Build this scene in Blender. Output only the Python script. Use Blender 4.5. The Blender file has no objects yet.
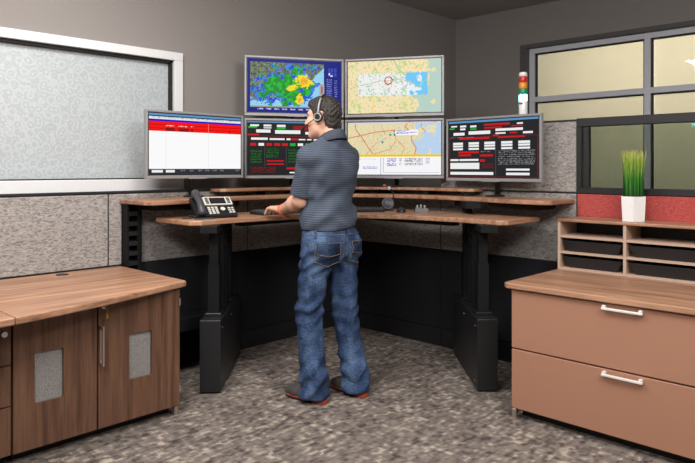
import bpy, bmesh, math, random
import numpy as np
from mathutils import Vector, Matrix
from mathutils.bvhtree import BVHTree

random.seed(7)
rng = np.random.default_rng(11)
scene = bpy.context.scene
COL = scene.collection

# ------------------------------------------------------------------ camera, world, lights, exposure
TH = math.radians(44.0)
FW = Vector((math.cos(TH), math.sin(TH), 0)); RT = Vector((math.sin(TH), -math.cos(TH), 0))
CAM = Vector((-4.036, -3.925, 1.36))
cam_data = bpy.data.cameras.new('camera')
cam = bpy.data.objects.new('camera', cam_data); COL.objects.link(cam)
cam.location = CAM
cam.rotation_euler = (math.pi / 2, 0, TH - math.pi / 2)
cam_data.sensor_width = 36.0
cam_data.lens = 640.0 / 695.0 * 36.0
cam_data.shift_y = -63.5 / 695.0
cam_data.clip_start = 0.05
scene.camera = cam
scene.view_settings.view_transform = 'Standard'
scene.view_settings.look = 'None'
scene.view_settings.gamma = 1.0
scene.view_settings.use_curve_mapping = False
scene.view_settings.exposure = 0.0

world = bpy.data.worlds.new('world'); scene.world = world
world.use_nodes = True
world.node_tree.nodes['Background'].inputs[0].default_value = (0.85, 0.92, 1.0, 1)
world.node_tree.nodes['Background'].inputs[1].default_value = 0.5

def area(name, loc, target, sx, sy, power, color=(1, 1, 1), spread=180):
    d = bpy.data.lights.new(name, 'AREA'); d.shape = 'RECTANGLE'; d.size = sx; d.size_y = sy
    d.energy = power; d.color = color; d.spread = math.radians(spread)
    o = bpy.data.objects.new(name, d); COL.objects.link(o); o.location = loc
    o.rotation_euler = (Vector(target) - Vector(loc)).to_track_quat('-Z', 'Y').to_euler()
    return o

# photographer's softboxes as key lights, unseen and raised near the ceiling, ceiling panel fittings, corridor lights behind the glazing
area('softbox_light', (-4.35, -2.85, 2.86), (-1.9, -1.0, 0.6), 1.2, 0.9, 92, (1, 0.97, 0.93))
area('softbox_light', (-2.45, -4.35, 2.86), (-0.9, -1.9, 0.6), 1.2, 0.9, 82, (1, 0.97, 0.93))
area('ceiling_panel_light', (-2.75, -1.25, 2.92), (-2.75, -1.25, 0), 1.15, 0.55, 60, (1, 0.97, 0.93))
area('ceiling_panel_light', (-1.75, -3.1, 2.92), (-1.75, -3.1, 0), 1.15, 0.55, 26, (1, 0.97, 0.93))
area('corridor_light', (3.0, -2.2, 2.6), (1.95, -2.2, 1.8), 2.6, 0.8, 150, (1, 0.97, 0.92))

# ------------------------------------------------------------------ helpers
def lin(c):
    c = c / 255.0
    return c / 12.92 if c <= 0.04045 else ((c + 0.055) / 1.055) ** 2.4
def rgb(r, g, b): return (lin(r), lin(g), lin(b), 1)

def RD(r, d):                       # metres to the right of / ahead of the photographer -> room x, y
    p = CAM + RT * r + FW * d
    return p.x, p.y

class MB:
    def __init__(s, off=(0, 0, 0)):
        s.bm = bmesh.new(); s.off = Vector(off)
    def _bev(s, verts, bev, seg):
        if bev > 0:
            ed = list({e for v in verts for e in v.link_edges})
            bmesh.ops.bevel(s.bm, geom=ed, offset=bev, segments=seg, profile=0.5, affect='EDGES')
    def box(s, x0, x1, y0, y1, z0, z1, bev=0.0, seg=2, rot=None):
        if x0 > x1: x0, x1 = x1, x0
        if y0 > y1: y0, y1 = y1, y0
        if z0 > z1: z0, z1 = z1, z0
        M = Matrix.Translation(((x0 + x1) / 2, (y0 + y1) / 2, (z0 + z1) / 2))
        if rot is not None: M = M @ rot
        M = M @ Matrix.Diagonal((x1 - x0, y1 - y0, z1 - z0, 1))
        vs = bmesh.ops.create_cube(s.bm, size=1.0, matrix=M)['verts']
        s._bev(vs, bev, seg); return s
    def prism(s, poly, z0, z1, bev=0.0, seg=2, axes='xyz', z1f=None):
        def P(a, b, c): return {'xyz': (a, b, c), 'xzy': (a, c, b), 'zxy': (c, a, b)}[axes]
        n = len(poly)
        A = [s.bm.verts.new(P(x, y, z0)) for x, y in poly]
        B = [s.bm.verts.new(P(x, y, z1)) for x, y in poly]
        fs = [s.bm.faces.new(A[::-1]), s.bm.faces.new(B)]
        for i in range(n):
            fs.append(s.bm.faces.new((A[i], A[(i + 1) % n], B[(i + 1) % n], B[i])))
        bmesh.ops.recalc_face_normals(s.bm, faces=fs)
        if bev > 0:
            ed = [e for f in fs[:2] for e in f.edges]
            bmesh.ops.bevel(s.bm, geom=ed, offset=bev, segments=seg, profile=0.5, affect='EDGES')
        return s
    def ring_plate(s, u0, u1, w0, w1, a0, a1, b0, b1, rad, t0, t1, mapf, k=5):
        cen = [(a1 - rad, b1 - rad, 0), (a0 + rad, b1 - rad, 90), (a0 + rad, b0 + rad, 180), (a1 - rad, b0 + rad, 270)]
        out = [(u1, w1), (u0, w1), (u0, w0), (u1, w0)]
        arcs = [[(cx + rad * math.cos(math.radians(a + 90 * i / k)), cy + rad * math.sin(math.radians(a + 90 * i / k))) for i in range(k + 1)] for cx, cy, a in cen]
        fs = []; rows = []
        for t in (t0, t1):
            O = [s.bm.verts.new(mapf(u, w, t)) for u, w in out]
            I = [[s.bm.verts.new(mapf(u, w, t)) for u, w in arc] for arc in arcs]
            rows.append((O, I))
            for c in range(4):
                for i in range(k): fs.append(s.bm.faces.new((O[c], I[c][i], I[c][i + 1])))
                fs.append(s.bm.faces.new((O[c], I[c][k], I[(c + 1) % 4][0], O[(c + 1) % 4])))
        (O0, I0), (O1, I1) = rows
        for c in range(4): fs.append(s.bm.faces.new((O0[c], O0[(c + 1) % 4], O1[(c + 1) % 4], O1[c])))
        f0 = [v for a in I0 for v in a]; f1 = [v for a in I1 for v in a]; n = len(f0)
        for i in range(n): fs.append(s.bm.faces.new((f0[i], f0[(i + 1) % n], f1[(i + 1) % n], f1[i])))
        bmesh.ops.recalc_face_normals(s.bm, faces=fs)
        return s
    def tube(s, pts, r, n=10, closed=False):
        pts = [Vector(p) for p in pts]; m = len(pts)
        rs = list(r) if hasattr(r, '__len__') else [r] * m
        rings = []; prev = None
        for i in range(m):
            a = pts[i - 1] if (i > 0 or closed) else pts[i]
            b = pts[(i + 1) % m] if (i < m - 1 or closed) else pts[i]
            t = (b - a).normalized()
            if prev is None:
                q = Vector((0, 0, 1)) if abs(t.z) < 0.9 else Vector((1, 0, 0))
                nx = t.cross(q).normalized()
            else:
                nx = (prev - t * prev.dot(t)).normalized()
            prev = nx; ny = t.cross(nx)
            rings.append([s.bm.verts.new(pts[i] + nx * rs[i] * math.cos(2 * math.pi * k / n) + ny * rs[i] * math.sin(2 * math.pi * k / n)) for k in range(n)])
        fs = []
        for i in range(m if closed else m - 1):
            A, B = rings[i], rings[(i + 1) % m]
            for k in range(n):
                f = s.bm.faces.new((A[k], A[(k + 1) % n], B[(k + 1) % n], B[k])); f.smooth = True; fs.append(f)
        if not closed:
            fs.append(s.bm.faces.new(rings[0][::-1])); fs.append(s.bm.faces.new(rings[-1]))
        bmesh.ops.recalc_face_normals(s.bm, faces=fs)
        return s
    def lathe(s, prof, n=24, c=(0, 0, 0), M=None, smooth=True, phase=0.0):
        c = Vector(c); rings = []
        for r, z in prof:
            ring = []
            for k in range(n):
                a = 2 * math.pi * k / n + phase
                v = Vector((r * math.cos(a), r * math.sin(a), z))
                if M is not None: v = M @ v
                ring.append(s.bm.verts.new(v + c))
            rings.append(ring)
        fs = []
        for A, B in zip(rings, rings[1:]):
            for k in range(n):
                f = s.bm.faces.new((A[k], A[(k + 1) % n], B[(k + 1) % n], B[k])); f.smooth = smooth; fs.append(f)
        fs.append(s.bm.faces.new(rings[0][::-1])); fs.append(s.bm.faces.new(rings[-1]))
        bmesh.ops.recalc_face_normals(s.bm, faces=fs)
        return s
    def build(s, name, mat, parent=None, smooth=False):
        if s.off.length: bmesh.ops.translate(s.bm, verts=s.bm.verts, vec=-s.off)
        me = bpy.data.meshes.new(name); s.bm.to_mesh(me); s.bm.free()
        if smooth: me.shade_smooth()
        me.materials.append(mat)
        o = bpy.data.objects.new(name, me); COL.objects.link(o)
        if parent is not None: o.parent = parent
        return o

def np_mesh(name, verts, faces, mat, parent=None, smooth=True):
    me = bpy.data.meshes.new(name)
    me.vertices.add(len(verts)); me.vertices.foreach_set('co', np.asarray(verts, np.float32).ravel())
    n = len(faces); me.loops.add(n * 4); me.polygons.add(n)
    me.loops.foreach_set('vertex_index', np.asarray(faces, np.int32).ravel())
    me.polygons.foreach_set('loop_start', np.arange(0, n * 4, 4, dtype=np.int32))
    me.update(calc_edges=True); me.validate()
    if smooth: me.shade_smooth()
    me.materials.append(mat)
    o = bpy.data.objects.new(name, me); COL.objects.link(o)
    if parent is not None: o.parent = parent
    return o

def tag(o, label=None, cat=None, group=None, kind=None):
    if label: o['label'] = label
    if cat: o['category'] = cat
    if group: o['group'] = group
    if kind: o['kind'] = kind
    return o
def thing(name, label, cat, loc=(0, 0, 0), rz=0.0, group=None):
    o = bpy.data.objects.new(name, None); COL.objects.link(o)
    o.empty_display_size = 0.1; o.location = loc; o.rotation_euler = (0, 0, rz)
    return tag(o, label, cat, group)

# ------------------------------------------------------------------ materials
class NT:
    def __init__(s, name):
        s.m = bpy.data.materials.new(name); s.m.use_nodes = True; s.t = s.m.node_tree
        s.p = s.t.nodes['Principled BSDF']; s.out = s.t.nodes['Material Output']
    def n(s, t, **kw):
        nd = s.t.nodes.new(t)
        for k, v in kw.items():
            if k.startswith('i_'):
                key = k[2:]; key = int(key) if key.isdigit() else key.replace('_', ' ')
                nd.inputs[key].default_value = v
            else: setattr(nd, k, v)
        return nd
    def l(s, a, b): s.t.links.new(a, b)
    def coord(s, scale=(1, 1, 1), which='Object', rot=(0, 0, 0)):
        tc = s.n('ShaderNodeTexCoord'); mp = s.n('ShaderNodeMapping')
        mp.inputs['Scale'].default_value = scale; mp.inputs['Rotation'].default_value = rot
        s.l(tc.outputs[which], mp.inputs['Vector']); return mp.outputs['Vector']
    def ramp(s, fac, stops):
        r = s.n('ShaderNodeValToRGB'); e = r.color_ramp.elements
        while len(e) < len(stops): e.new(0.5)
        for el, (p, c) in zip(e, stops): el.position = p; el.color = c
        s.l(fac, r.inputs['Fac']); return r.outputs['Color']
    def bump(s, h, strength=0.3, dist=0.002):
        b = s.n('ShaderNodeBump'); b.inputs['Strength'].default_value = strength; b.inputs['Distance'].default_value = dist
        s.l(h, b.inputs['Height']); s.l(b.outputs['Normal'], s.p.inputs['Normal'])

def plain(name, col, rough=0.5, metal=0.0, spec=0.5, noise=0.0, nscale=60, bump=0.0, coat=0.0):
    t = NT(name); p = t.p
    p.inputs['Roughness'].default_value = rough; p.inputs['Metallic'].default_value = metal
    p.inputs['Specular IOR Level'].default_value = spec; p.inputs['Coat Weight'].default_value = coat
    nz = t.n('ShaderNodeTexNoise'); nz.inputs['Scale'].default_value = nscale; nz.inputs['Detail'].default_value = 3
    t.l(t.coord(), nz.inputs['Vector'])
    k = max(noise, 0.02)
    t.l(t.ramp(nz.outputs['Fac'], [(0.3, tuple(c * (1 - k) for c in col[:3]) + (1,)), (0.7, tuple(min(1, c * (1 + k)) for c in col[:3]) + (1,))]), p.inputs['Base Color'])
    if bump: t.bump(nz.outputs['Fac'], bump, 0.001)
    return t.m

def wood(name, axis, light, dark, rough=0.38, spec=0.5):
    t = NT(name); sc = {'x': (1.2, 26, 26), 'y': (26, 1.2, 26), 'z': (26, 26, 1.2)}[axis]
    v = t.coord(sc)
    n1 = t.n('ShaderNodeTexNoise', i_Scale=1.0, i_Detail=6.0, i_Roughness=0.62, i_Distortion=0.35); t.l(v, n1.inputs['Vector'])
    sc2 = tuple(a * 5 for a in sc)
    n2 = t.n('ShaderNodeTexNoise', i_Scale=1.0, i_Detail=3.0); t.l(t.coord(sc2), n2.inputs['Vector'])
    mx = t.n('ShaderNodeMath', operation='MULTIPLY_ADD'); mx.inputs[1].default_value = 0.35
    t.l(n2.outputs['Fac'], mx.inputs[0]); t.l(n1.outputs['Fac'], mx.inputs[2])
    mid = tuple((a + b) / 2 for a, b in zip(light, dark))
    t.l(t.ramp(mx.outputs[0], [(0.48, dark), (0.66, mid), (0.86, light)]), t.p.inputs['Base Color'])
    t.p.inputs['Roughness'].default_value = rough; t.p.inputs['Specular IOR Level'].default_value = spec
    t.bump(n2.outputs['Fac'], 0.08, 0.0006)
    return t.m

def fabric_panel(name, c1, c2, c3, sc=1.0, ax='x'):
    t = NT(name)
    s = (34 * sc, 34 * sc, 92 * sc)
    n1 = t.n('ShaderNodeTexNoise', i_Scale=1.0, i_Detail=2.0, i_Roughness=0.5, i_Distortion=1.2); t.l(t.coord(s), n1.inputs['Vector'])
    n2 = t.n('ShaderNodeTexNoise', i_Scale=900.0, i_Detail=1.0); t.l(t.coord(), n2.inputs['Vector'])
    t.l(t.ramp(n1.outputs['Fac'], [(0.40, c1), (0.49, c2), (0.58, c2), (0.68, c3)]), t.p.inputs['Base Color'])
    t.p.inputs['Roughness'].default_value = 0.95; t.p.inputs['Specular IOR Level'].default_value = 0.15
    t.bump(n2.outputs['Fac'], 0.25, 0.001)
    return t.m

def emit_attr(name, strength=1.0):
    t = NT(name); a = t.n('ShaderNodeAttribute', attribute_name='Col')
    t.p.inputs['Base Color'].default_value = (0.004, 0.004, 0.004, 1); t.p.inputs['Roughness'].default_value = 0.3; t.p.inputs['Specular IOR Level'].default_value = 0.06
    t.l(a.outputs['Color'], t.p.inputs['Emission Color']); t.p.inputs['Emission Strength'].default_value = strength
    return t.m

def thin_glass(name, tint, refl=0.08, rough=0.02):
    t = NT(name); t.t.nodes.remove(t.p)
    tr = t.n('ShaderNodeBsdfTransparent'); tr.inputs['Color'].default_value = tint
    gl = t.n('ShaderNodeBsdfGlossy'); gl.inputs['Roughness'].default_value = rough
    fr = t.n('ShaderNodeFresnel'); fr.inputs['IOR'].default_value = 1.45
    nz = t.n('ShaderNodeTexNoise', i_Scale=3.0); t.l(t.coord(), nz.inputs['Vector'])
    b = t.n('ShaderNodeBump', i_Strength=0.01); t.l(nz.outputs['Fac'], b.inputs['Height']); t.l(b.outputs['Normal'], gl.inputs['Normal'])
    mx = t.n('ShaderNodeMixShader'); t.l(fr.outputs[0], mx.inputs[0]); t.l(tr.outputs[0], mx.inputs[1]); t.l(gl.outputs[0], mx.inputs[2])
    t.l(mx.outputs[0], t.out.inputs['Surface']); return t.m

def carpet():
    t = NT('carpet_tile_weave')
    tc = t.n('ShaderNodeTexCoord')
    def mosaic(sx, sy, off):
        mp = t.n('ShaderNodeMapping'); mp.inputs['Scale'].default_value = (sx, sy, 1); mp.inputs['Location'].default_value = (off, off * 1.7, 0)
        t.l(tc.outputs['Object'], mp.inputs['Vector'])
        fl = t.n('ShaderNodeVectorMath', operation='FLOOR'); t.l(mp.outputs[0], fl.inputs[0])
        wn = t.n('ShaderNodeTexWhiteNoise', noise_dimensions='3D'); t.l(fl.outputs[0], wn.inputs['Vector'])
        return wn.outputs['Value'], fl.outputs[0]
    a, cell = mosaic(1 / 0.028, 1 / 0.022, 0.3)
    b, _ = mosaic(1 / 0.056, 1 / 0.022, 5.3)
    c, _ = mosaic(1 / 0.028, 1 / 0.044, 9.1)
    big = t.n('ShaderNodeTexNoise', i_Scale=0.14, i_Detail=2.0); t.l(cell, big.inputs['Vector'])
    def mul(x, k, add=None):
        m = t.n('ShaderNodeMath', operation='MULTIPLY_ADD'); m.inputs[1].default_value = k; m.inputs[2].default_value = 0
        t.l(x, m.inputs[0])
        if add is not None: t.l(add, m.inputs[2])
        return m.outputs[0]
    v = mul(big.outputs['Fac'], 0.45, mul(c, 0.25, mul(b, 0.32, mul(a, 0.30))))
    col = t.ramp(v, [(0.34, rgb(80, 72, 70)), (0.48, rgb(108, 99, 95)), (0.66, rgb(127, 117, 111)), (0.82, rgb(144, 134, 126)), (0.96, rgb(184, 172, 158))])
    fine = t.n('ShaderNodeTexNoise', i_Scale=420.0, i_Detail=2.0); t.l(tc.outputs['Object'], fine.inputs['Vector'])
    mx = t.n('ShaderNodeMixRGB', blend_type='MULTIPLY'); mx.inputs[0].default_value = 0.55
    t.l(col, mx.inputs[1])
    t.l(t.ramp(fine.outputs['Fac'], [(0.3, (0.45, 0.45, 0.45, 1)), (0.6, (1, 1, 1, 1))]), mx.inputs[2])
    t.l(mx.outputs[0], t.p.inputs['Base Color'])
    t.p.inputs['Roughness'].default_value = 1.0; t.p.inputs['Specular IOR Level'].default_value = 0.05
    t.bump(fine.outputs['Fac'], 0.6, 0.004)
    return t.m

def frosted_glass():
    t = NT('frosted_swirl_glass')
    v = t.coord((1, 1, 1))
    vo = t.n('ShaderNodeTexVoronoi', feature='F1', i_Scale=20.0); t.l(v, vo.inputs['Vector'])
    sn = t.n('ShaderNodeMath', operation='MULTIPLY'); sn.inputs[1].default_value = 15.0; t.l(vo.outputs['Distance'], sn.inputs[0])
    si = t.n('ShaderNodeMath', operation='SINE'); t.l(sn.outputs[0], si.inputs[0])
    nz = t.n('ShaderNodeTexNoise', i_Scale=110.0, i_Detail=3.0); t.l(v, nz.inputs['Vector'])
    ad = t.n('ShaderNodeMath', operation='MULTIPLY_ADD'); ad.inputs[1].default_value = 7.0
    t.l(nz.outputs['Fac'], ad.inputs[0]); t.l(si.outputs[0], ad.inputs[2])
    dv = t.n('ShaderNodeMath', operation='MULTIPLY_ADD'); dv.inputs[1].default_value = 0.14; dv.inputs[2].default_value = 0.06; t.l(ad.outputs[0], dv.inputs[0])
    t.l(t.ramp(dv.outputs[0], [(0.25, rgb(160, 167, 171)), (0.85, rgb(190, 196, 199))]), t.p.inputs['Base Color'])
    t.p.inputs['Roughness'].default_value = 0.35
    t.bump(dv.outputs[0], 0.22, 0.004)
    return t.m

def denim():
    t = NT('blue_denim')
    n1 = t.n('ShaderNodeTexNoise', i_Scale=9.0, i_Detail=4.0); t.l(t.coord((1, 1, 0.45)), n1.inputs['Vector'])
    n2 = t.n('ShaderNodeTexNoise', i_Scale=240.0, i_Detail=2.0); t.l(t.coord((1, 1, 0.25)), n2.inputs['Vector'])
    m = t.n('ShaderNodeMath', operation='MULTIPLY_ADD'); m.inputs[1].default_value = 0.45
    t.l(n2.outputs['Fac'], m.inputs[0]); t.l(n1.outputs['Fac'], m.inputs[2])
    t.l(t.ramp(m.outputs[0], [(0.52, rgb(30, 42, 66)), (0.74, rgb(54, 73, 106)), (0.98, rgb(94, 116, 148))]), t.p.inputs['Base Color'])
    t.p.inputs['Roughness'].default_value = 0.9; t.p.inputs['Specular IOR Level'].default_value = 0.2
    n3 = t.n('ShaderNodeTexNoise', i_Scale=26.0, i_Detail=3.0, i_Distortion=1.5); t.l(t.coord((1, 1, 1.6)), n3.inputs['Vector'])
    t.bump(n3.outputs['Fac'], 0.7, 0.012)
    return t.m

def polo():
    t = NT('striped_grey_polo')
    w = t.n('ShaderNodeTexWave', wave_type='BANDS', bands_direction='Z', i_Scale=24.0, i_Distortion=9.0, i_Detail=1.0)
    w.inputs['Detail Scale'].default_value = 0.16
    t.l(t.coord(), w.inputs['Vector'])
    t.l(t.ramp(w.outputs['Fac'], [(0.45, rgb(60, 68, 82)), (0.85, rgb(84, 93, 109))]), t.p.inputs['Base Color'])
    n2 = t.n('ShaderNodeTexNoise', i_Scale=500.0); t.l(t.coord(), n2.inputs['Vector'])
    t.p.inputs['Roughness'].default_value = 0.75; t.p.inputs['Specular IOR Level'].default_value = 0.3
    t.bump(n2.outputs['Fac'], 0.15, 0.0008)
    return t.m

def hair_mat(name, c1, c2):
    t = NT(name)
    n1 = t.n('ShaderNodeTexNoise', i_Scale=1.0, i_Detail=3.0, i_Distortion=0.8); t.l(t.coord((90, 90, 320)), n1.inputs['Vector'])
    n3 = t.n('ShaderNodeTexNoise', i_Scale=85.0, i_Detail=4.0, i_Distortion=2.5); t.l(t.coord(), n3.inputs['Vector'])
    t.l(t.ramp(n3.outputs['Fac'], [(0.38, c1), (0.68, c2)]), t.p.inputs['Base Color'])
    t.p.inputs['Roughness'].default_value = 0.5
    t.bump(n3.outputs['Fac'], 0.9, 0.006)
    return t.m

def mesh_screen(name):
    t = NT(name)
    v = t.coord((260, 260, 260))
    ch = t.n('ShaderNodeTexVoronoi', i_Scale=1.0); t.l(v, ch.inputs['Vector'])
    t.l(t.ramp(ch.outputs['Distance'], [(0.2, rgb(176, 174, 172)), (0.75, rgb(128, 126, 126))]), t.p.inputs['Base Color'])
    t.p.inputs['Roughness'].default_value = 0.45; t.p.inputs['Metallic'].default_value = 0.2
    return t.m

M = {}
M['wall'] = plain('taupe_wall_paint', rgb(142, 136, 133), 0.85, spec=0.2, noise=0.03, nscale=140, bump=0.08)
M['ceil'] = plain('ceiling_tile', rgb(196, 190, 186), 0.95, spec=0.1, noise=0.06, nscale=220, bump=0.1)
M['ceil_grid'] = plain('ceiling_grid', rgb(120, 116, 114), 0.6)
M['carpet'] = carpet()
M['win_white'] = plain('pale_grey_window_paint', rgb(220, 220, 222), 0.4, noise=0.02)
M['gasket'] = plain('black_rubber_gasket', rgb(18, 18, 19), 0.6)
M['frost'] = frosted_glass()
M['alu'] = plain('grey_aluminium', rgb(214, 214, 222), 0.4)
M['reveal'] = plain('dark_window_reveal', rgb(88, 84, 84), 0.6)
def shade_mat():
    t = NT('beige_roller_shade')
    nz = t.n('ShaderNodeTexNoise', i_Scale=300.0, i_Detail=1.0); t.l(t.coord((1, 1, 0.2)), nz.inputs['Vector'])
    col = t.ramp(nz.outputs['Fac'], [(0.3, rgb(206, 199, 184)), (0.7, rgb(214, 207, 192))])
    t.t.nodes.remove(t.p)
    d = t.n('ShaderNodeBsdfDiffuse'); tl = t.n('ShaderNodeBsdfTranslucent'); mx = t.n('ShaderNodeMixShader'); mx.inputs[0].default_value = 0.5
    t.l(col, d.inputs['Color']); t.l(col, tl.inputs['Color']); t.l(d.outputs[0], mx.inputs[1]); t.l(tl.outputs[0], mx.inputs[2])
    t.l(mx.outputs[0], t.out.inputs['Surface']); return t.m
M['shade'] = shade_mat()
M['clear'] = thin_glass('clear_window_glass', (0.95, 0.97, 0.96, 1))
M['tint'] = thin_glass('grey_tinted_glass', (0.66, 0.70, 0.66, 1))
M['fab_x'] = fabric_panel('grey_flecked_panel_fabric', rgb(124, 118, 116), rgb(157, 152, 149), rgb(174, 170, 167))
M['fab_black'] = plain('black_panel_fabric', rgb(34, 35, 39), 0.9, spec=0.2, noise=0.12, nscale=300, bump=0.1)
M['fab_red'] = fabric_panel('red_panel_fabric', rgb(152, 66, 64), rgb(180, 82, 78), rgb(196, 100, 94), 2.0)
M['blk_metal'] = plain('black_powder_coat', rgb(30, 30, 33), 0.42, noise=0.05, nscale=400)
M['col_metal'] = plain('black_column_paint', rgb(17, 17, 19), 0.6, spec=0.25)
M['blk_trim'] = plain('black_panel_trim', rgb(30, 30, 33), 0.5)
M['blk_plastic'] = plain('black_plastic', rgb(30, 30, 33), 0.35, noise=0.04)
M['dk_plastic'] = plain('charcoal_plastic', rgb(58, 58, 64), 0.4, noise=0.04)
LT, DK = rgb(190, 146, 117), rgb(124, 86, 65)
M['wood_x'] = wood('walnut_laminate_along_x', 'x', LT, DK)
M['wood_y'] = wood('walnut_laminate_along_y', 'y', LT, DK)
M['edge'] = wood('walnut_edge_band', 'x', rgb(212, 164, 130), rgb(164, 116, 88), 0.4)
M['door'] = wood('dark_walnut_door', 'z', rgb(126, 91, 70), rgb(80, 54, 42), 0.4)
M['body'] = plain('dark_cabinet_carcass', rgb(84, 60, 48), 0.5)
M['tan'] = plain('tan_steel', rgb(170, 124, 101), 0.45, noise=0.04, nscale=500, bump=0.04)
M['putty'] = plain('putty_laminate', rgb(186, 160, 142), 0.5, noise=0.03)
M['bronze'] = plain('brushed_bronze', rgb(190, 172, 160), 0.32, metal=0.75)
M['chrome'] = plain('satin_chrome', rgb(225, 222, 220), 0.25, metal=0.85)
M['silver'] = plain('silver_bezel', rgb(150, 150, 153), 0.38, metal=0.2)
M['pale'] = plain('pale_silver_plastic', rgb(206, 203, 192), 0.35)
M['pull'] = plain('bright_nickel', rgb(238, 235, 232), 0.3, metal=0.25)
M['brass'] = plain('brass_key', rgb(205, 165, 90), 0.3, metal=0.9)
M['meshscr'] = mesh_screen('grey_woven_mesh')
M['white_pot'] = plain('white_ceramic', rgb(238, 238, 238), 0.25)
M['soil'] = plain('dark_soil', rgb(58, 44, 34), 1.0, noise=0.3)
M['screen'] = emit_attr('lit_screen', 0.95)
M['skin'] = plain('skin', rgb(222, 172, 148), 0.5, noise=0.05, nscale=25)
M['hair'] = hair_mat('dark_brown_hair', rgb(16, 13, 12), rgb(74, 64, 60))
M['eye'] = plain('eye_white', rgb(230, 228, 225), 0.2)
M['denim'] = denim(); M['polo'] = polo()
M['polo_plain'] = plain('grey_polo_collar', rgb(68, 74, 86), 0.8, spec=0.2, noise=0.05)
M['thread'] = plain('tan_stitching', rgb(140, 112, 92), 0.8)
M['shoe'] = plain('grey_suede', rgb(74, 70, 70), 0.75, noise=0.15, nscale=90)
M['sole'] = plain('red_brown_sole', rgb(158, 72, 42), 0.5, noise=0.1)
M['orange'] = plain('orange_silicone', rgb(222, 84, 32), 0.5)
def lens(name, col, emis=0.0, ecol=None):
    t = NT(name); t.p.inputs['Base Color'].default_value = col; t.p.inputs['Roughness'].default_value = 0.15
    nz = t.n('ShaderNodeTexWave', i_Scale=60.0, bands_direction='Z'); t.l(t.coord(), nz.inputs['Vector']); t.bump(nz.outputs['Fac'], 0.2, 0.001)
    if emis: t.p.inputs['Emission Color'].default_value = ecol or col; t.p.inputs['Emission Strength'].default_value = emis
    return t.m
M['l_red'] = lens('red_lens', rgb(196, 40, 40)); M['l_amber'] = lens('amber_lens', rgb(232, 150, 50))
M['l_green'] = lens('green_lens', rgb(20, 140, 96)); M['l_cyan'] = lens('lit_cyan_lens', rgb(120, 230, 255), 26.0, (0.05, 0.75, 1.0, 1))

# ------------------------------------------------------------------ the room
XR, YL, ZC = 1.87, 0.12, 2.99
XW, YS = -6.6, -6.6
fl = MB().box(XW, XR + 1.6, YS, YL + 0.1, -0.06, 0.0).build('floor', M['carpet']); tag(fl, 'grey and taupe mosaic patterned carpet', kind='structure')

cl = MB().box(XW, XR + 0.2, YS, YL + 0.1, ZC + 0.02, ZC + 0.06).build('ceiling', M['ceil_grid']); tag(cl, 'dark suspended tile ceiling', kind='structure')
tile_me = None
xs = XR; i = 0
while xs > XW:
    ys = YL; j = 0
    while ys > YS:
        if tile_me is None:
            o = MB().box(-0.598, -0.004, -1.192, -0.004, ZC, ZC + 0.022, 0.003, 1).build('ceiling_tile', M['ceil'], cl); tile_me = o.data
        else:
            o = bpy.data.objects.new('ceiling_tile', tile_me); COL.objects.link(o); o.parent = cl
        o.location = (xs, ys, 0)
        ys -= 1.196
    xs -= 0.602

WX0, WX1, WZ0, WZ1 = -3.9, -1.565, 1.12, 2.178            # window in the left wall
w = MB(); t0, t1 = YL, YL + 0.12
w.box(XW, WX0, t0, t1, 0, ZC + 0.02).box(WX1, XR, t0, t1, 0, ZC + 0.02).box(WX0, WX1, t0, t1, 0, WZ0).box(WX0, WX1, t0, t1, WZ1, ZC + 0.02)
tag(w.build('wall_left', M['wall']), 'taupe painted wall behind the monitors', kind='structure')
VY0, VY1, VZ0, VZ1 = -3.75, -0.67, 0.85, 2.605            # window in the right wall
w = MB(); s0, s1 = XR, XR + 0.14
w.box(s0, s1, YS, VY0, 0, ZC + 0.02).box(s0, s1, VY1, YL + 0.12, 0, ZC + 0.02).box(s0, s1, VY0, VY1, 0, VZ0).box(s0, s1, VY0, VY1, VZ1, ZC + 0.02)
tag(w.build('wall_right', M['wall']), 'dark taupe wall with wide shaded window', kind='structure')
tag(MB().box(XW - 0.1, XW, YS, YL + 0.1, 0, ZC + 0.02).build('wall_near_left', M['wall']), 'taupe painted wall behind the photographer', kind='structure')
tag(MB().box(XW - 0.1, XR + 0.2, YS - 0.1, YS, 0, ZC + 0.02).build('wall_near_right', M['wall']), 'taupe painted wall behind the photographer', kind='structure')

# left window: pale frame, black gasket, frosted swirl glass
w1 = MB(); yf = YL - 0.03
w1.box(WX0, WX1, yf, YL + 0.08, WZ1 - 0.058, WZ1, 0.004).box(WX0, WX1, yf - 0.01, YL + 0.08, WZ0, WZ0 + 0.165, 0.004)
w1.box(WX1 - 0.068, WX1, yf, YL + 0.08, WZ0 + 0.165, WZ1 - 0.058, 0.004).box(WX0, WX0 + 0.068, yf, YL + 0.08, WZ0 + 0.165, WZ1 - 0.058, 0.004)
win1 = w1.build('window_1', M['win_white']); tag(win1, 'wide white framed window of frosted patterned glass', kind='structure')
g = MB(); gx0, gx1, gz0, gz1 = WX0 + 0.068, WX1 - 0.068, WZ0 + 0.165, WZ1 - 0.058
g.box(gx0, gx1, YL, YL + 0.05, gz1 - 0.018, gz1).box(gx0, gx1, YL, YL + 0.05, gz0, gz0 + 0.008).box(gx1 - 0.016, gx1, YL, YL + 0.05, gz0, gz1).box(gx0, gx0 + 0.016, YL, YL + 0.05, gz0, gz1)
g.build('gasket', M['gasket'], win1)
MB().box(gx0, gx1, YL + 0.035, YL + 0.045, gz0, gz1).build('pane', M['frost'], win1)

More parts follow.
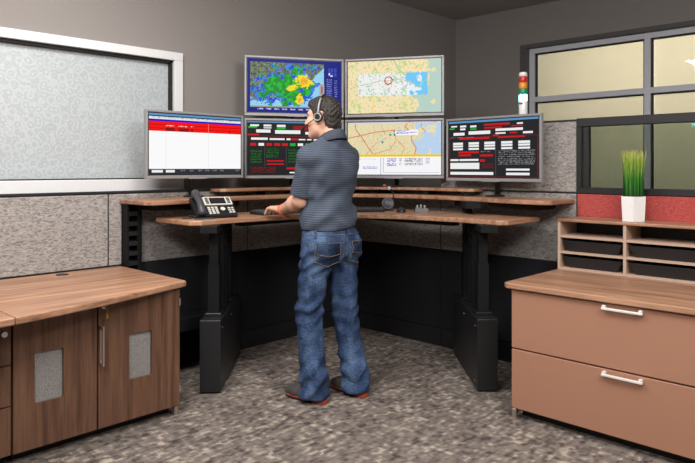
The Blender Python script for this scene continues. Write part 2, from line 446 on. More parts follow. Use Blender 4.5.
# right window: reveal, aluminium frame and bars, panes, beige shades
w2 = MB(); xf = XR + 0.05
fy0, fy1, fz0, fz1 = VY0 + 0.06, VY1 - 0.07, VZ0 + 0.05, VZ1 - 0.04
w2.box(xf, xf + 0.06, fy1, fy1 - 0.055, fz0, fz1).box(xf, xf + 0.06, fy0, fy0 + 0.055, fz0, fz1)
w2.box(xf + 0.001, xf + 0.06, fy0 + 0.055, fy1 - 0.055, fz1 - 0.05, fz1).box(xf + 0.001, xf + 0.06, fy0 + 0.055, fy1 - 0.055, fz0, fz0 + 0.05)
win2 = w2.build('window_2', M['alu']); tag(win2, 'wide grey aluminium window with beige shades', kind='structure')
rv = MB()
rv.box(XR - 0.012, xf + 0.07, VY1 - 0.069, VY1 + 0.001, VZ0 + 0.05, VZ1 - 0.04).box(XR - 0.012, xf + 0.07, VY0, VY0 + 0.06, VZ0 + 0.05, VZ1 - 0.04).box(XR - 0.012, xf + 0.07, VY0, VY1, VZ1 - 0.04, VZ1).box(XR - 0.012, xf + 0.07, VY0, VY1, VZ0, VZ0 + 0.05)
rv.build('window_reveal', M['reveal'], win2)
ybar, zbar = -1.885, 2.05
MB().box(xf - 0.005, xf + 0.06, ybar - 0.027, ybar + 0.027, fz0, fz1, 0.003, 1).build('mullion', M['alu'], win2)
MB().box(xf - 0.003, xf + 0.06, fy0, fy1, zbar - 0.027, zbar + 0.027, 0.003, 1).build('transom', M['alu'], win2)
for (a, b) in ((fy0 + 0.055, ybar - 0.027), (ybar + 0.027, fy1 - 0.055)):
    for (c, d) in ((fz0 + 0.05, zbar - 0.027), (zbar + 0.027, fz1 - 0.05)):
        g = MB(); q = 0.013
        g.box(xf + 0.02, xf + 0.05, a, b, d - q, d).box(xf + 0.02, xf + 0.05, a, a + q, c, d).box(xf + 0.02, xf + 0.05, b - q, b, c, d)
        g.build('gasket', M['gasket'], win2)
        MB().box(xf + 0.03, xf + 0.036, a, b, c, d).build('pane', M['clear'], win2)
    MB().box(xf + 0.075, xf + 0.078, a, b, fz0, fz1).build('roller_shade', M['shade'], win2)

# ------------------------------------------------------------------ cubicle panels
PT, PLOW = 0.03, 0.735
def panel(label, s0, s1, wing, top, kind):
    """a panel standing s0..s1 metres from the corner along the left ('L', along -x) or right ('R', along -y) wing"""
    off = (-(s0 + s1) / 2, 0, 0) if wing == 'L' else (0, -(s0 + s1) / 2, 0)
    t = thing('cubicle_panel', label, 'panel', off, 0, 'office panels behind the corner desk')
    def bx(mb, a, b, f0, f1, z0, z1, bev=0.0):
        if wing == 'L': mb.box(-b, -a, f0, f1, z0, z1, bev, 1)
        else: mb.box(f0, f1, -b, -a, z0, z1, bev, 1)
        return mb
    e = 0.004
    mb = MB(off); bx(mb, s0, s1, -PT + 0.008, PT, 0, 1.2); 
    if kind == 'tall': bx(mb, s0, s1, -PT + 0.008, PT, 1.2, top - 0.012)
    if kind != 'glazed' and kind != 'tall': bx(mb, s0, s1, -PT, PT, 1.2, 1.212)
    if kind == 'tall': bx(mb, s0, s1, -PT, PT, top - 0.012, top)
    mb.build('frame', M['blk_trim'], t)
    bx(MB(off), s0 + e, s1 - e, -PT, -PT + 0.012, 0.0, 0.13, 0.003).build('raceway', M['blk_trim'], t)
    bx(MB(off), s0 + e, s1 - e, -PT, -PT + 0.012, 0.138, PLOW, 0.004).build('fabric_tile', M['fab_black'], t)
    bx(MB(off), s0 + e, s1 - e, -PT, -PT + 0.012, PLOW + 0.006, 1.192, 0.004).build('fabric_tile', M['fab_red'] if kind == 'glazed' else M['fab_x'], t)
    if kind == 'tall':
        bx(MB(off), s0 + e, s1 - e, -PT, -PT + 0.012, 1.204, top - 0.012, 0.004).build('fabric_tile', M['fab_x'], t)
    if kind == 'glazed':
        fr = MB(off)
        bx(fr, s0, s1, -PT, PT, 1.195, 1.235, 0.003); bx(fr, s0, s1, -PT, PT, top - 0.055, top, 0.003)
        bx(fr, s0, s0 + 0.03, -PT, PT, 1.235, top - 0.055, 0.003); bx(fr, s1 - 0.03, s1, -PT, PT, 1.235, top - 0.055, 0.003)
        bx(fr, s0 + 0.042, s0 + 0.075, -PT + 0.01, PT - 0.01, 1.235, top - 0.055, 0.003)
        fr.build('glazing_frame', M['blk_trim'], t)
        bx(MB(off), s0 + 0.075, s1 - 0.03, -0.004, 0.004, 1.235, top - 0.055).build('pane', M['tint'], t)
    return t
panel('low grey office panel in the corner behind the man, left side', 0.035, 1.085, 'L', 1.2, 'low')
panel('low grey office panel behind the slotted desk upright, left wing', 1.085, 2.175, 'L', 1.2, 'low')
panel('low grey flecked office panel behind the dark wood cabinet top', 2.175, 3.25, 'L', 1.2, 'low')
panel('low grey office panel in the corner, right of the man', 0.035, 1.04, 'R', 1.2, 'low')
panel('tall grey flecked office panel behind the right end of the desk', 1.04, 2.115, 'R', 1.675, 'tall')
panel('black framed glazed office panel with red fabric behind the grass pot', 2.115, 3.25, 'R', 1.68, 'glazed')
cp = MB((0, 0, 0)).box(-PT, PT, -PT, PT, 0, 1.212, 0.003, 1).build('panel_post', M['blk_trim']); tag(cp, 'black corner post joining the low office panels', 'post')

# ------------------------------------------------------------------ the corner desk
DO = (-0.75, -0.75, 0)
desk = thing('corner_standing_desk', 'large corner standing desk with three walnut surfaces on black legs', 'desk', DO)
def mirror(poly): return poly + [(y, x) for x, y in poly[::-1]]
def smooth_path(p, n=6):
    P = [Vector((a, b, 0)) for a, b in p]; out = []
    for i in range(len(P) - 1):
        a, b, c, d = P[max(i - 1, 0)], P[i], P[i + 1], P[min(i + 2, len(P) - 1)]
        for k in range(n):
            t = k / n
            v = 0.5 * ((2 * b) + (c - a) * t + (2 * a - 5 * b + 4 * c - d) * t * t + (3 * b - a - 3 * c + d) * t ** 3)
            out.append((v.x, v.y))
    out.append((P[-1].x, P[-1].y)); return out
def surface(name, front, back, z1, th, mat, bev):
    f = smooth_path(mirror(front)); bk = mirror(back)[::-1]
    poly = f + bk
    top = MB(DO).prism(poly, z1 - th, z1, bev, 2).build(name, mat, desk)
    return top
ws = surface('work_surface', [(-1.90, -0.66), (-1.6, -0.645), (-1.2, -0.71), (-0.92, -0.85)], [(-1.955, -0.61), (-1.955, -0.22), (-0.24, -0.22)], 1.045, 0.03, M['wood_x'], 0.006)
rs = surface('rear_surface', [(-2.07, -0.40), (-1.75, -0.37), (-1.3, -0.28), (-0.9, -0.29), (-0.5, -0.43)], [(-2.105, -0.35), (-2.105, -0.036), (-0.05, -0.04)], 1.16, 0.028, M['wood_x'], 0.006)
rz_ = surface('riser_shelf', [(-1.40, -0.20), (-0.72, -0.24)], [(-1.43, -0.17), (-1.43, -0.045), (-0.06, -0.05)], 1.213, 0.022, M['wood_x'], 0.005)
for q in (-1.36, -1.0, -0.55):
    MB(DO).box(q - 0.02, q + 0.02, -0.16, -0.06, 1.16, 1.191).build('riser_block', M['blk_plastic'], desk); MB(DO).box(-0.16, -0.06, q - 0.02, q + 0.02, 1.16, 1.191).build('riser_block', M['blk_plastic'], desk)
MB(DO).lathe([(0.032, 1.0445), (0.032, 1.0475), (0.027, 1.049), (0.005, 1.049)], 20, (-1.87, -0.45, 0)).build('grommet', M['blk_plastic'], desk)
# two leg housings, turned 45 degrees to the walls, with a pair of lift columns each
for sgn in (0, 1):
    def P(a, b): return (a, b) if sgn == 0 else (b, a)
    D = Vector((1, 1)).normalized(); N = Vector((1, -1)).normalized()
    base = Vector((-1.842, -0.658))           # middle of the front end
    L, W2, Hh = 0.80, 0.062, 0.445
    rect = [base + N * W2, base + N * W2 + D * L, base - N * W2 + D * L, base - N * W2]
    hs = MB(DO).prism([P(v.x, v.y) for v in rect], 0.008, Hh, 0.006, 2).build('leg_housing', M['blk_metal'], desk)
    for t in (0.06, 0.40, 0.74):
        for z in (0.05, 0.39):
            for s_ in ((1,) if True else ()):
                c = base + D * t + N * (W2 * s_)
                d3 = Vector((N.x * s_, N.y * s_, 0))
                if sgn: d3 = Vector((d3.y, d3.x, 0))
                c2 = P(c.x, c.y)
                MB(DO).tube([(c2[0], c2[1], z), (c2[0] + d3.x * 0.003, c2[1] + d3.y * 0.003, z)], 0.005, 8).build('screw', M['chrome'], hs)
    for t, ztop, nm in ((0.15, 1.015, 'front'), (0.60, 1.132, 'rear')):
        c = base + D * t
        def sq(wd, dp): return [P(v.x, v.y) for v in (c + N * wd - D * dp, c + N * wd + D * dp, c - N * wd + D * dp, c - N * wd - D * dp)]
        MB(DO).prism(sq(0.034, 0.042), Hh, Hh + 0.32, 0.003, 1).build('lift_column', M['col_metal'], desk)
        MB(DO).prism(sq(0.028, 0.036), Hh + 0.32, ztop, 0.002, 1).build('lift_column', M['col_metal'], desk)
        MB(DO).prism(sq(0.05, 0.06), Hh, Hh + 0.02, 0.003, 1).build('column_collar', M['blk_plastic'], desk)
        MB(DO).prism(sq(0.05, 0.20), ztop - 0.045, ztop, 0.002, 1).build('support_beam', M['col_metal'], desk)
    # slotted cable ladder beside the columns
    c = base + D * 0.36 - N * 0.0
    lad = MB(DO)
    for k in (-1, 1):
        e = c + D * (0.05 * k)
        lad.prism([P(v.x, v.y) for v in (e + N * 0.03 - D * 0.006, e + N * 0.03 + D * 0.006, e - N * 0.03 + D * 0.006, e - N * 0.03 - D * 0.006)], Hh, 1.0)
    lad.build('cable_ladder', M['blk_plastic'], desk)
    for k in range(14):
        z = Hh + 0.03 + k * 0.04
        MB(DO).prism([P(v.x, v.y) for v in (c + N * 0.026 - D * 0.046, c + N * 0.026 + D * 0.046, c - N * 0.026 + D * 0.046, c - N * 0.026 - D * 0.046)], z, z + 0.014).build('rung', M['blk_plastic'], desk)
# slotted upright under the left end of the rear surface (and its twin on the right)
for sgn in (0, 1):
    def B(mb, x0, x1, y0, y1, z0, z1, bev=0.0):
        if sgn == 0: mb.box(x0, x1, y0, y1, z0, z1, bev, 1)
        else: mb.box(y0, y1, x0, x1, z0, z1, bev, 1)
        return mb
    if sgn == 0:
        up = MB(DO); B(up, -2.095, -2.085, -0.12, -0.04, 0.5, 1.132); B(up, -2.025, -2.01, -0.12, -0.04, 0.5, 1.132); B(up, -2.095, -2.01, -0.052, -0.04, 0.5, 1.132)
        B(up, -2.01, -1.985, -0.10, -0.04, 0.3, 1.132, 0.002)
        upo = up.build('slotted_upright', M['col_metal'], desk)
        for k in range(9):
            z = 0.55 + k * 0.063
            B(MB(DO), -2.088, -2.02, -0.118, -0.06, z, z + 0.028, 0.002).build('rung', M['blk_metal'], upo)
    B(MB(DO), -1.98, -1.62, -0.30, -0.05, 1.09, 1.132, 0.003).build('cable_tray', M['col_metal'], desk)
tr = MB(DO).box(-2.08, -1.5, -0.25, -0.04, 0.29, 0.375, 0.004, 1); tr.box(-2.08, -2.06, -0.25, -0.04, 0.0, 0.29)
tr.build('low_shelf', M['blk_metal'], desk)
MB(DO).box(-1.35, -0.5, -0.32, -0.23, 0.955, 1.014, 0.004, 1).build('cross_beam', M['blk_metal'], desk)
MB(DO).box(-0.32, -0.23, -1.35, -0.5, 0.955, 1.014, 0.004, 1).build('cross_beam', M['blk_metal'], desk)

# ------------------------------------------------------------------ screen pictures
SW, SH = 208, 118
def img(c): return np.ones((SH, SW, 3)) * np.array(c, float)
def R_(I, x0, y0, x1, y1, c):
    a, b = int(round(x0 * SW)), int(round(x1 * SW)); e, f = int(round(y0 * SH)), int(round(y1 * SH))
    I[max(e, 0):max(f, e + 1), max(a, 0):max(b, a + 1)] = c
def noise2(sc, seed, octv=4):
    r = np.random.default_rng(seed); out = np.zeros((SH, SW)); amp = 1.0; tot = 0
    yy, xx = np.mgrid[0:SH, 0:SW]
    for o in range(octv):
        n = r.random((64, 64)); fx, fy = xx / SW * sc * SW / SH, yy / SH * sc
        x0, y0 = np.floor(fx).astype(int), np.floor(fy).astype(int); tx, ty = fx - x0, fy - y0
        tx = tx * tx * (3 - 2 * tx); ty = ty * ty * (3 - 2 * ty)
        g_ = lambda a, b: n[b % 64, a % 64]
        v = (g_(x0, y0) * (1 - tx) + g_(x0 + 1, y0) * tx) * (1 - ty) + (g_(x0, y0 + 1) * (1 - tx) + g_(x0 + 1, y0 + 1) * tx) * ty
        out += v * amp; tot += amp; amp *= 0.55; sc *= 2.1
    return out / tot
YY, XX = np.mgrid[0:SH, 0:SW]; UX = (XX + 0.5) / SW; UY = (YY + 0.5) / SH
def text(I, x0, y0, x1, y1, c, dens=0.55, lines=1, seed=0):
    r = np.random.default_rng(seed + int(x0 * 999) + int(y0 * 7777))
    for k in range(lines):
        ya = y0 + (y1 - y0) * k / lines; yb = ya + (y1 - y0) / lines * 0.62
        a, b = int(x0 * SW), int(x1 * SW); e, f = int(ya * SH), max(int(yb * SH), int(ya * SH) + 1)
        m = r.random((f - e, b - a)) < dens
        I[e:f, a:b][m] = c
def line(I, pts, c, wd=0.006):
    for (x0, y0), (x1, y1) in zip(pts, pts[1:]):
        dx, dy = (x1 - x0), (y1 - y0) * SH / SW; L = dx * dx + dy * dy
        px, py = UX - x0, (UY - y0) * SH / SW
        t = np.clip((px * dx + py * dy) / max(L, 1e-9), 0, 1)
        d = np.hypot(px - t * dx, py - t * dy); I[d < wd / 2] = c
def screen_list():
    I = img((255, 255, 255))
    R_(I, 0, 0, 1, .035, (96, 150, 196)); R_(I, 0, .035, 1, .05, (30, 40, 60)); R_(I, 0, .05, 1, .095, (236, 236, 240)); text(I, .02, .055, .98, .09, (150, 150, 160), .3)
    R_(I, 0, .095, 1, .125, (36, 20, 200)); R_(I, 0, .125, 1, .29, (252, 16, 12)); R_(I, 0, .18, 1, .187, (150, 8, 8)); R_(I, 0, .235, 1, .242, (150, 8, 8))
    text(I, .17, .19, .26, .225, (255, 225, 220), .6); text(I, .30, .19, .40, .225, (255, 225, 220), .6); text(I, .43, .19, .46, .225, (255, 225, 220), .6)
    for a, b in ((.17, .26), (.30, .41), (.43, .45), (.86, .875)): R_(I, a, .23, b, .28, (128, 20, 20))
    R_(I, .62, .125, .624, .29, (255, 140, 130))
    for x in (.17, .62): R_(I, x, .29, x + .004, .9, (236, 236, 240))
    R_(I, 0, .905, 1, 1, (46, 48, 52)); R_(I, .03, .925, .14, .97, (240, 240, 240)); R_(I, .17, .925, .26, .97, (240, 240, 240))
    for x in (.32, .42, .51, .59, .67, .75, .94): text(I, x, .93, x + .05, .965, (130, 132, 138), .6)
    return I
def screen_radar():
    I = img((18, 28, 128))
    n = noise2(14, 3); land = np.stack([104 + 70 * (n - .5), 116 + 60 * (n - .5), 92 + 60 * (n - .5)], -1)
    n2 = noise2(60, 8, 2); land += ((n2 - .5) * 130)[..., None]
    sea = np.ones_like(land) * np.array((150, 212, 240))
    coast = .70 + .22 * (noise2(5, 21) - .5)
    isSea = (UY > coast + .04) | (UY > .70 + .10 * (noise2(7, 22) - .5) - 2.3 * (UX - .55)) & (UX > .5)
    isl = (np.abs(UY - .755 + .05 * (UX - .2)) < .02) & (UX < .27)
    pic = np.where(isSea[..., None], sea, land); pic[isl] = (140, 128, 96)
    # radar returns
    cx, cy = .43, .50; ang = np.arctan2((UY - cy) * .6, UX - cx); rad = np.hypot((UX - cx) / .36, (UY - cy) / .44)
    nn = noise2(9, 5, 5); edge = 1 - rad + 1.5 * (nn - .5) + .35 * (noise2(34, 55, 2) - .5)
    edge -= .45 * np.clip((UX - .58), 0, 1) * (UY > .5) * 3
    blue = edge > .08; green = edge + .9 * (noise2(16, 6) - .5) > .30
    ye = np.maximum(0, 1 - np.hypot((UX - .60) / .13, (UY - .40) / .17)) + np.maximum(0, 1 - np.hypot((UX - .55) / .07, (UY - .74) / .14)) + .7 * np.maximum(0, 1 - np.hypot((UX - .46) / .10, (UY - .52) / .10))
    yel = ye + .9 * (noise2(18, 12) - .5) > .32; org = ye + .9 * (noise2(22, 13) - .5) > .72
    bl = np.where((noise2(22, 14) > .5)[..., None], (24, 70, 214), (70, 130, 230)); gr = np.where((noise2(20, 15) > .52)[..., None], (24, 190, 40), (16, 140, 40))
    pic = np.where(blue[..., None], bl, pic); pic = np.where((green & blue)[..., None], gr, pic)
    pic = np.where((yel & blue)[..., None], (246, 220, 40), pic); pic = np.where((org & blue)[..., None], (240, 168, 30), pic)
    a, b, e, f = int(.03 * SW), int(.815 * SW), int(.06 * SH), int(.885 * SH); I[e:f, a:b] = pic[e:f, a:b]
    R_(I, .03, .885, .815, .905, (150, 152, 140))
    for k in range(8): text(I, .11 + k * .085, .93, .165 + k * .085, .965, (200, 205, 235), .7)
    R_(I, .765, .44, .815, .885, (170, 168, 165)); R_(I, .785, .48, .80, .62, (190, 30, 60))
    R_(I, .86, .13, .95, .29, (50, 70, 180)); 
    for x in (.885, .915): R_(I, x, .13, x + .006, .29, (18, 28, 128))
    R_(I, .86, .20, .95, .215, (18, 28, 128)); R_(I, .865, .22, .88, .26, (235, 235, 240)); R_(I, .885, .26, .91, .29, (235, 235, 240))
    text(I, .845, .34, .90, .86, (120, 135, 205), .6, 12); text(I, .93, .36, .965, .70, (120, 135, 205), .5, 8)
    return I
def screen_map_top():
    I = img((250, 229, 186)); n = noise2(30, 31, 3)
    I[n > .66] = (206, 218, 150); I[noise2(12, 36) > .68] = (200, 222, 140); I[noise2(60, 33, 2) > .80] = (150, 150, 110); I[noise2(40, 38, 2) < .16] = (255, 214, 120)
    coast = .82 + .16 * (noise2(5, 34) - .5) - .10 * (UY > .66) + .04 * np.sin(UY * 9)
    I[UX > coast] = (186, 212, 200); I[(UX > .80) & (noise2(10, 35) > .68)] = (246, 226, 170)
    m = (UX > .115) & (UX < .86) & (UY > .245) & (UY < .67)
    W = img((244, 244, 242)); W[n > .66] = (170, 224, 180); W[noise2(50, 37, 2) > .78] = (120, 140, 150); W[noise2(26, 40, 3) > .70] = (206, 206, 214)
    wc = .64 + .12 * (noise2(6, 39) - .5); W[UX > wc] = (112, 202, 250); W[(UX > .64) & (noise2(11, 41) > .56) & (UX < .80)] = (236, 244, 244); W[(UX > .6) & (noise2(14, 42) > .71)] = (150, 226, 160)
    I[m] = W[m]
    line(I, [(.14, .46), (.25, .43), (.36, .385), (.44, .39), (.56, .36), (.64, .40), (.72, .47)], (206, 190, 150), .008)
    line(I, [(.26, .66), (.29, .8), (.27, 1)], (250, 214, 90), .01); line(I, [(.5, .0), (.56, .2), (.62, .28)], (190, 215, 160), .02)
    d = np.hypot(UX - .445, (UY - .385) * SH / SW); I[(d > .034) & (d < .045)] = (216, 48, 70)
    return I
def screen_map_low():
    I = img((236, 222, 178)); n = noise2(26, 51, 3); I[n > .63] = (220, 222, 176); I[n < .30] = (232, 204, 160); I[noise2(60, 53, 2) > .79] = (160, 156, 140)
    coast = .76 + .22 * (noise2(5, 52) - .5); I[UX > coast] = (188, 214, 242); I[(UX > .74) & (noise2(11, 57) > .64)] = (240, 226, 170)
    red = (222, 128, 92)
    for p, wd in (([(.08, .02), (.09, .14), (.16, .30), (.22, .47), (.28, .62)], .010), ([(0, .30), (.12, .26), (.3, .19), (.5, .16), (.62, .2)], .010), ([(.5, .17), (.53, .35), (.46, .52), (.3, .6)], .006), ([(.66, .0), (.62, .1), (.7, .2), (.69, .35), (.74, .5), (.72, .64)], .010), ([(.8, 0), (.79, .1), (.84, .2)], .008), ([(.2, .62), (.3, .42), (.42, .3)], .005), ([(.55, .36), (.62, .5), (.58, .64)], .006), ([(.36, .04), (.4, .2)], .004)):
        line(I, p, red, wd)
    R_(I, .52, .15, .76, .25, (250, 250, 252)); text(I, .53, .16, .66, .24, (120, 124, 190), .6, 4); text(I, .66, .2, .75, .23, (120, 124, 190), .5)
    for x, y in ((.465, .245), (.38, .385), (.51, .245)):
        d = np.hypot(UX - x, (UY - y) * SH / SW); I[d < .012] = (40, 130, 170)
    R_(I, .5, .16, .515, .185, (200, 40, 40))
    R_(I, 0, 0, 1, .035, (214, 218, 226)); text(I, .6, .0, .98, .03, (220, 120, 120), .4)
    R_(I, 0, .62, 1, .665, (246, 208, 14)); R_(I, 0, .665, 1, 1, (250, 250, 252))
    R_(I, .355, .68, .365, 1, (200, 200, 214)); R_(I, .385, .68, .395, .96, (200, 200, 214))
    text(I, .43, .69, .53, .84, (130, 110, 200), .6, 5); text(I, .43, .83, .53, .85, (220, 90, 100), .6); text(I, .56, .69, .59, .84, (120, 120, 130), .5, 5)
    text(I, .62, .69, .81, .84, (90, 90, 100), .55, 5); text(I, .84, .69, .88, .80, (110, 110, 190), .5, 4); R_(I, .39, .955, .98, .965, (190, 190, 204))
    text(I, .17, .855, .33, .9, (110, 110, 210), .55, 2); text(I, .02, .70, .32, .73, (200, 200, 210), .4)
    return I
RED, GRN, WHT = (206, 22, 26), (20, 186, 40), (242, 242, 242)
def screen_dark_left():
    I = img((34, 34, 37)); R_(I, 0, 0, 1, .025, (90, 140, 180)); 
    for a in ((.03, .06, .12, .09), (.17, .06, .25, .09), (.31, .06, .40, .10), (.09, .155, .24, .215), (.29, .165, .56, .225), (.61, .185, .70, .235), (.04, .305, .21, .35), (.23, .31, .39, .35), (.41, .315, .45, .35), (.54, .32, .61, .35), (.63, .32, .68, .35), (.70, .325, .76, .36)): R_(I, *a, WHT)
    R_(I, .01, .095, .10, .125, GRN); R_(I, .31, .11, .40, .145, GRN); R_(I, .17, .10, .25, .135, (200, 200, 200)); R_(I, .48, .075, .66, .15, (150, 18, 20))
    R_(I, 0, .235, .12, .265, RED); R_(I, 0, .268, 1, .276, (140, 16, 18)); R_(I, .46, .315, .53, .35, RED); R_(I, .78, .33, .82, .365, RED)
    for k, c in enumerate((RED, WHT, RED, RED, RED, GRN, WHT, GRN, RED)): R_(I, .03 + k * .083, .41, .09 + k * .083, .46, c)
    for k, (x0, x1, y0, y1) in enumerate(((.03, .15, .55, .80), (.2, .33, .50, .70), (.43, .52, .52, .80))): text(I, x0, y0, x1, y1, (26, 110, 36), .5, 5)
    R_(I, .2, .725, .38, .755, RED); R_(I, .2, .785, .38, .815, RED); R_(I, .41, .865, .58, .895, RED); R_(I, .18, .48, .183, .84, (80, 80, 84)); R_(I, .405, .48, .408, .84, (80, 80, 84))
    text(I, .04, .86, .3, .97, (130, 24, 26), .55, 4); R_(I, .44, .945, .5, .975, WHT); R_(I, .54, .945, .60, .975, WHT)
    text(I, .62, .5, .95, .85, (26, 110, 36), .3, 8); text(I, .62, .88, .95, .96, (130, 24, 26), .5, 2)
    return I
def screen_dark_right():
    I = img((36, 36, 39)); R_(I, 0, 0, 1, .035, (90, 150, 200))
    W_ = [(.03, .075, .10, .10), (.14, .08, .21, .11), (.26, .085, .33, .12), (.14, .125, .20, .16), (.06, .20, .19, .25), (.24, .185, .49, .245), (.55, .165, .84, .205), (.55, .225, .66, .255), (.78, .075, .84, .10), (.84, .23, .94, .265)]
    for k in range(5):
        for j in range(3): W_.append((.055 + k * .185, .385 + j * .05, .175 + k * .185, .42 + j * .05))
    W_ += [(.02, .68, .12, .71), (.13, .68, .355, .715), (.02, .75, .365, .86), (.02, .905, .525, .955), (.665, .845, .91, .885), (.665, .915, .91, .955)]
    for a in W_: R_(I, *a, WHT)
    for a in ((.42, .07, .70, .10), (.42, .125, .62, .15), (.72, .115, .84, .135), (.70, .225, .78, .255), (.13, .30, .48, .33), (.57, .295, .86, .325), (.12, .545, .36, .575), (.12, .595, .27, .625), (.375, .60, .52, .635), (.375, .69, .43, .725), (.52, .265, .58, .285)): R_(I, *a, RED)
    R_(I, .01, .12, .07, .145, GRN); R_(I, .26, .135, .33, .165, GRN)
    R_(I, 0, .285, 1, .291, (120, 30, 30)); R_(I, 0, .285, .012, 1, (110, 26, 28)); R_(I, .985, .285, .997, 1, (110, 26, 28)); R_(I, 0, .98, 1, .99, (110, 26, 28))
    R_(I, .55, .50, .553, .97, (86, 86, 90)); text(I, .58, .54, .97, .80, (150, 150, 154), .35, 8); text(I, .40, .76, .52, .86, (110, 24, 26), .6, 3)
    text(I, .02, .29, .3, .30, (160, 160, 160), .4); text(I, .38, .55, .50, .57, (160, 160, 160), .4)
    return I

MW, MH = 0.765, 0.45
def monitor(label, rl, dl, rr, dr, zb, pic):
    a, b = Vector(RD(rl, dl)), Vector(RD(rr, dr)); c = (a + b) / 2; v = b - a
    rz = math.atan2(v.y, v.x)                      # local +x runs to the viewer's right, -y faces the viewer
    t = thing('monitor', label, 'monitor', (c.x, c.y, zb), rz, 'monitors on the corner desk')
    hw, bz, bb = MW / 2, 0.016, 0.022
    fr = MB()
    fr.box(-hw, hw, -0.012, 0.018, MH - bz, MH, 0.003, 1).box(-hw, hw, -0.012, 0.018, 0, bb, 0.003, 1)
    fr.box(-hw, -hw + bz, -0.012, 0.018, bb, MH - bz, 0.003, 1).box(hw - bz, hw, -0.012, 0.018, bb, MH - bz, 0.003, 1)
    fr.build('bezel', M['silver'], t)
    bk = MB(); bk.box(-hw + 0.006, hw - 0.006, -0.002, 0.02, 0.006, MH - 0.006); bk.box(-0.24, 0.24, 0.02, 0.045, 0.09, MH - 0.09, 0.012, 2)
    bk.build('back_cover', M['blk_plastic'], t)
    ib = MB(); q = 0.006
    x0, x1, z0, z1 = -hw + bz, hw - bz, bb, MH - bz
    ib.box(x0, x1, -0.008, -0.001, z1 - q, z1).box(x0, x1, -0.008, -0.001, z0, z0 + q).box(x0, x0 + q, -0.008, -0.001, z0, z1).box(x1 - q, x1, -0.008, -0.001, z0, z1)
    ib.build('screen_border', M['blk_plastic'], t)
    MB().box(-0.07, 0.07, -0.016, -0.008, -0.003, 0.004, 0.002, 1).build('badge_strip', M['silver'], t)
    x0 += q; x1 -= q; z0 += q; z1 -= q
    gx, gz = np.linspace(x0, x1, SW + 1), np.linspace(z1, z0, SH + 1)
    V = np.zeros((SH + 1, SW + 1, 3)); V[..., 0] = gx[None, :]; V[..., 1] = -0.006; V[..., 2] = gz[:, None]
    idx = np.arange((SH + 1) * (SW + 1)).reshape(SH + 1, SW + 1)
    F = np.stack([idx[1:, :-1], idx[1:, 1:], idx[:-1, 1:], idx[:-1, :-1]], -1).reshape(-1, 4)
    o = np_mesh('screen', V.reshape(-1, 3), F, M['screen'], t, smooth=False)
    C = np.clip(pic, 0, 255) / 255.0; C = np.where(C <= 0.04045, C / 12.92, ((C + 0.055) / 1.055) ** 2.4).reshape(-1, 3)
    C = np.concatenate([C, np.ones((len(C), 1))], 1); C = np.repeat(C, 4, axis=0).astype(np.float32)
    at = o.data.color_attributes.new('Col', 'FLOAT_COLOR', 'CORNER'); at.data.foreach_set('color', C.ravel())
    return c, rz
cols = []
cols.append((monitor('monitor at the far left of the desk showing a white list with a red band', -1.296, 4.11, -0.765, 4.65, 1.289, screen_list()), [1.289]))
c2 = monitor('lower monitor behind the man showing dark forms, left of the map screens', -0.770, 4.76, -0.030, 4.97, 1.282, screen_dark_left())
monitor('upper monitor showing a green and yellow weather radar picture', -0.770, 4.76, -0.030, 4.97, 1.751, screen_radar())
cols.append((c2, [1.282, 1.751]))
c3 = monitor('lower monitor showing a road map above a white table and yellow strip', -0.022, 4.97, 0.725, 4.76, 1.282, screen_map_low())
monitor('upper monitor showing a pale map with a red circle and blue water', -0.022, 4.97, 0.725, 4.76, 1.751, screen_map_top())
cols.append((c3, [1.282, 1.751]))
cols.append((monitor('monitor at the right end of the desk showing dark forms with white boxes', 0.730, 4.70, 1.263, 4.15, 1.267, screen_dark_right()), [1.267]))
SL = ['black monitor stand carrying the far left list monitor', 'black double monitor stand behind the radar monitor', 'black double monitor stand behind the map monitors', 'black monitor stand carrying the rightmost monitor']
for k, ((c, rz), zs) in enumerate(cols):
    nrm = Vector((-math.sin(rz), math.cos(rz)))
    zt = 1.2135
    if k in (0, 3): zt = 1.1605
    t = thing('monitor_stand', SL[k], 'stand', (c.x, c.y, zt), rz, 'monitor stands')
    back = 0.115 if k in (1, 2) else 0.072
    MB().box(-0.05, 0.05, back - 0.02 - (0.03 if k in (1, 2) else 0.06), back + 0.02, 0, 0.012, 0.003, 1).build('base_plate', M['blk_metal'], t)
    MB().tube([(0, back, 0.012), (0, back, zs[-1] + MH * 0.62 - zt)], 0.018, 14).build('pole', M['blk_metal'], t)
    for z in zs:
        MB().box(-0.05, 0.05, 0.046, back - 0.012, z + MH / 2 - zt - 0.05, z + MH / 2 - zt + 0.05, 0.003, 1).build('bracket', M['blk_metal'], t)

# ------------------------------------------------------------------ signal tower on the tall panel
t = thing('signal_tower', 'red, amber, green and lit blue signal tower above the right monitor', 'signal light', (0.0, -1.719, 1.675))
MB().lathe([(0.034, 0), (0.034, 0.012), (0.016, 0.02), (0.016, 0.045), (0.028, 0.055)], 20).build('foot', M['white_pot'], t)
MB().lathe([(0.028, 0.05), (0.030, 0.058), (0.030, 0.145), (0.028, 0.15)], 24).build('base', M['white_pot'], t)
MB().box(-0.033, -0.029, -0.012, 0.012, 0.125, 0.135).build('label_strip', M['blk_plastic'], t)
for z, m in ((0.15, 'l_cyan'), (0.192, 'l_green'), (0.234, 'l_amber'), (0.276, 'l_red')):
    MB().lathe([(0.027, z), (0.0285, z + 0.003), (0.0285, z + 0.038), (0.027, z + 0.042)], 24).build('light_segment', M[m], t)
MB().lathe([(0.0285, 0.318), (0.0285, 0.338), (0.024, 0.347), (0.008, 0.35)], 24).build('cap', M['white_pot'], t)

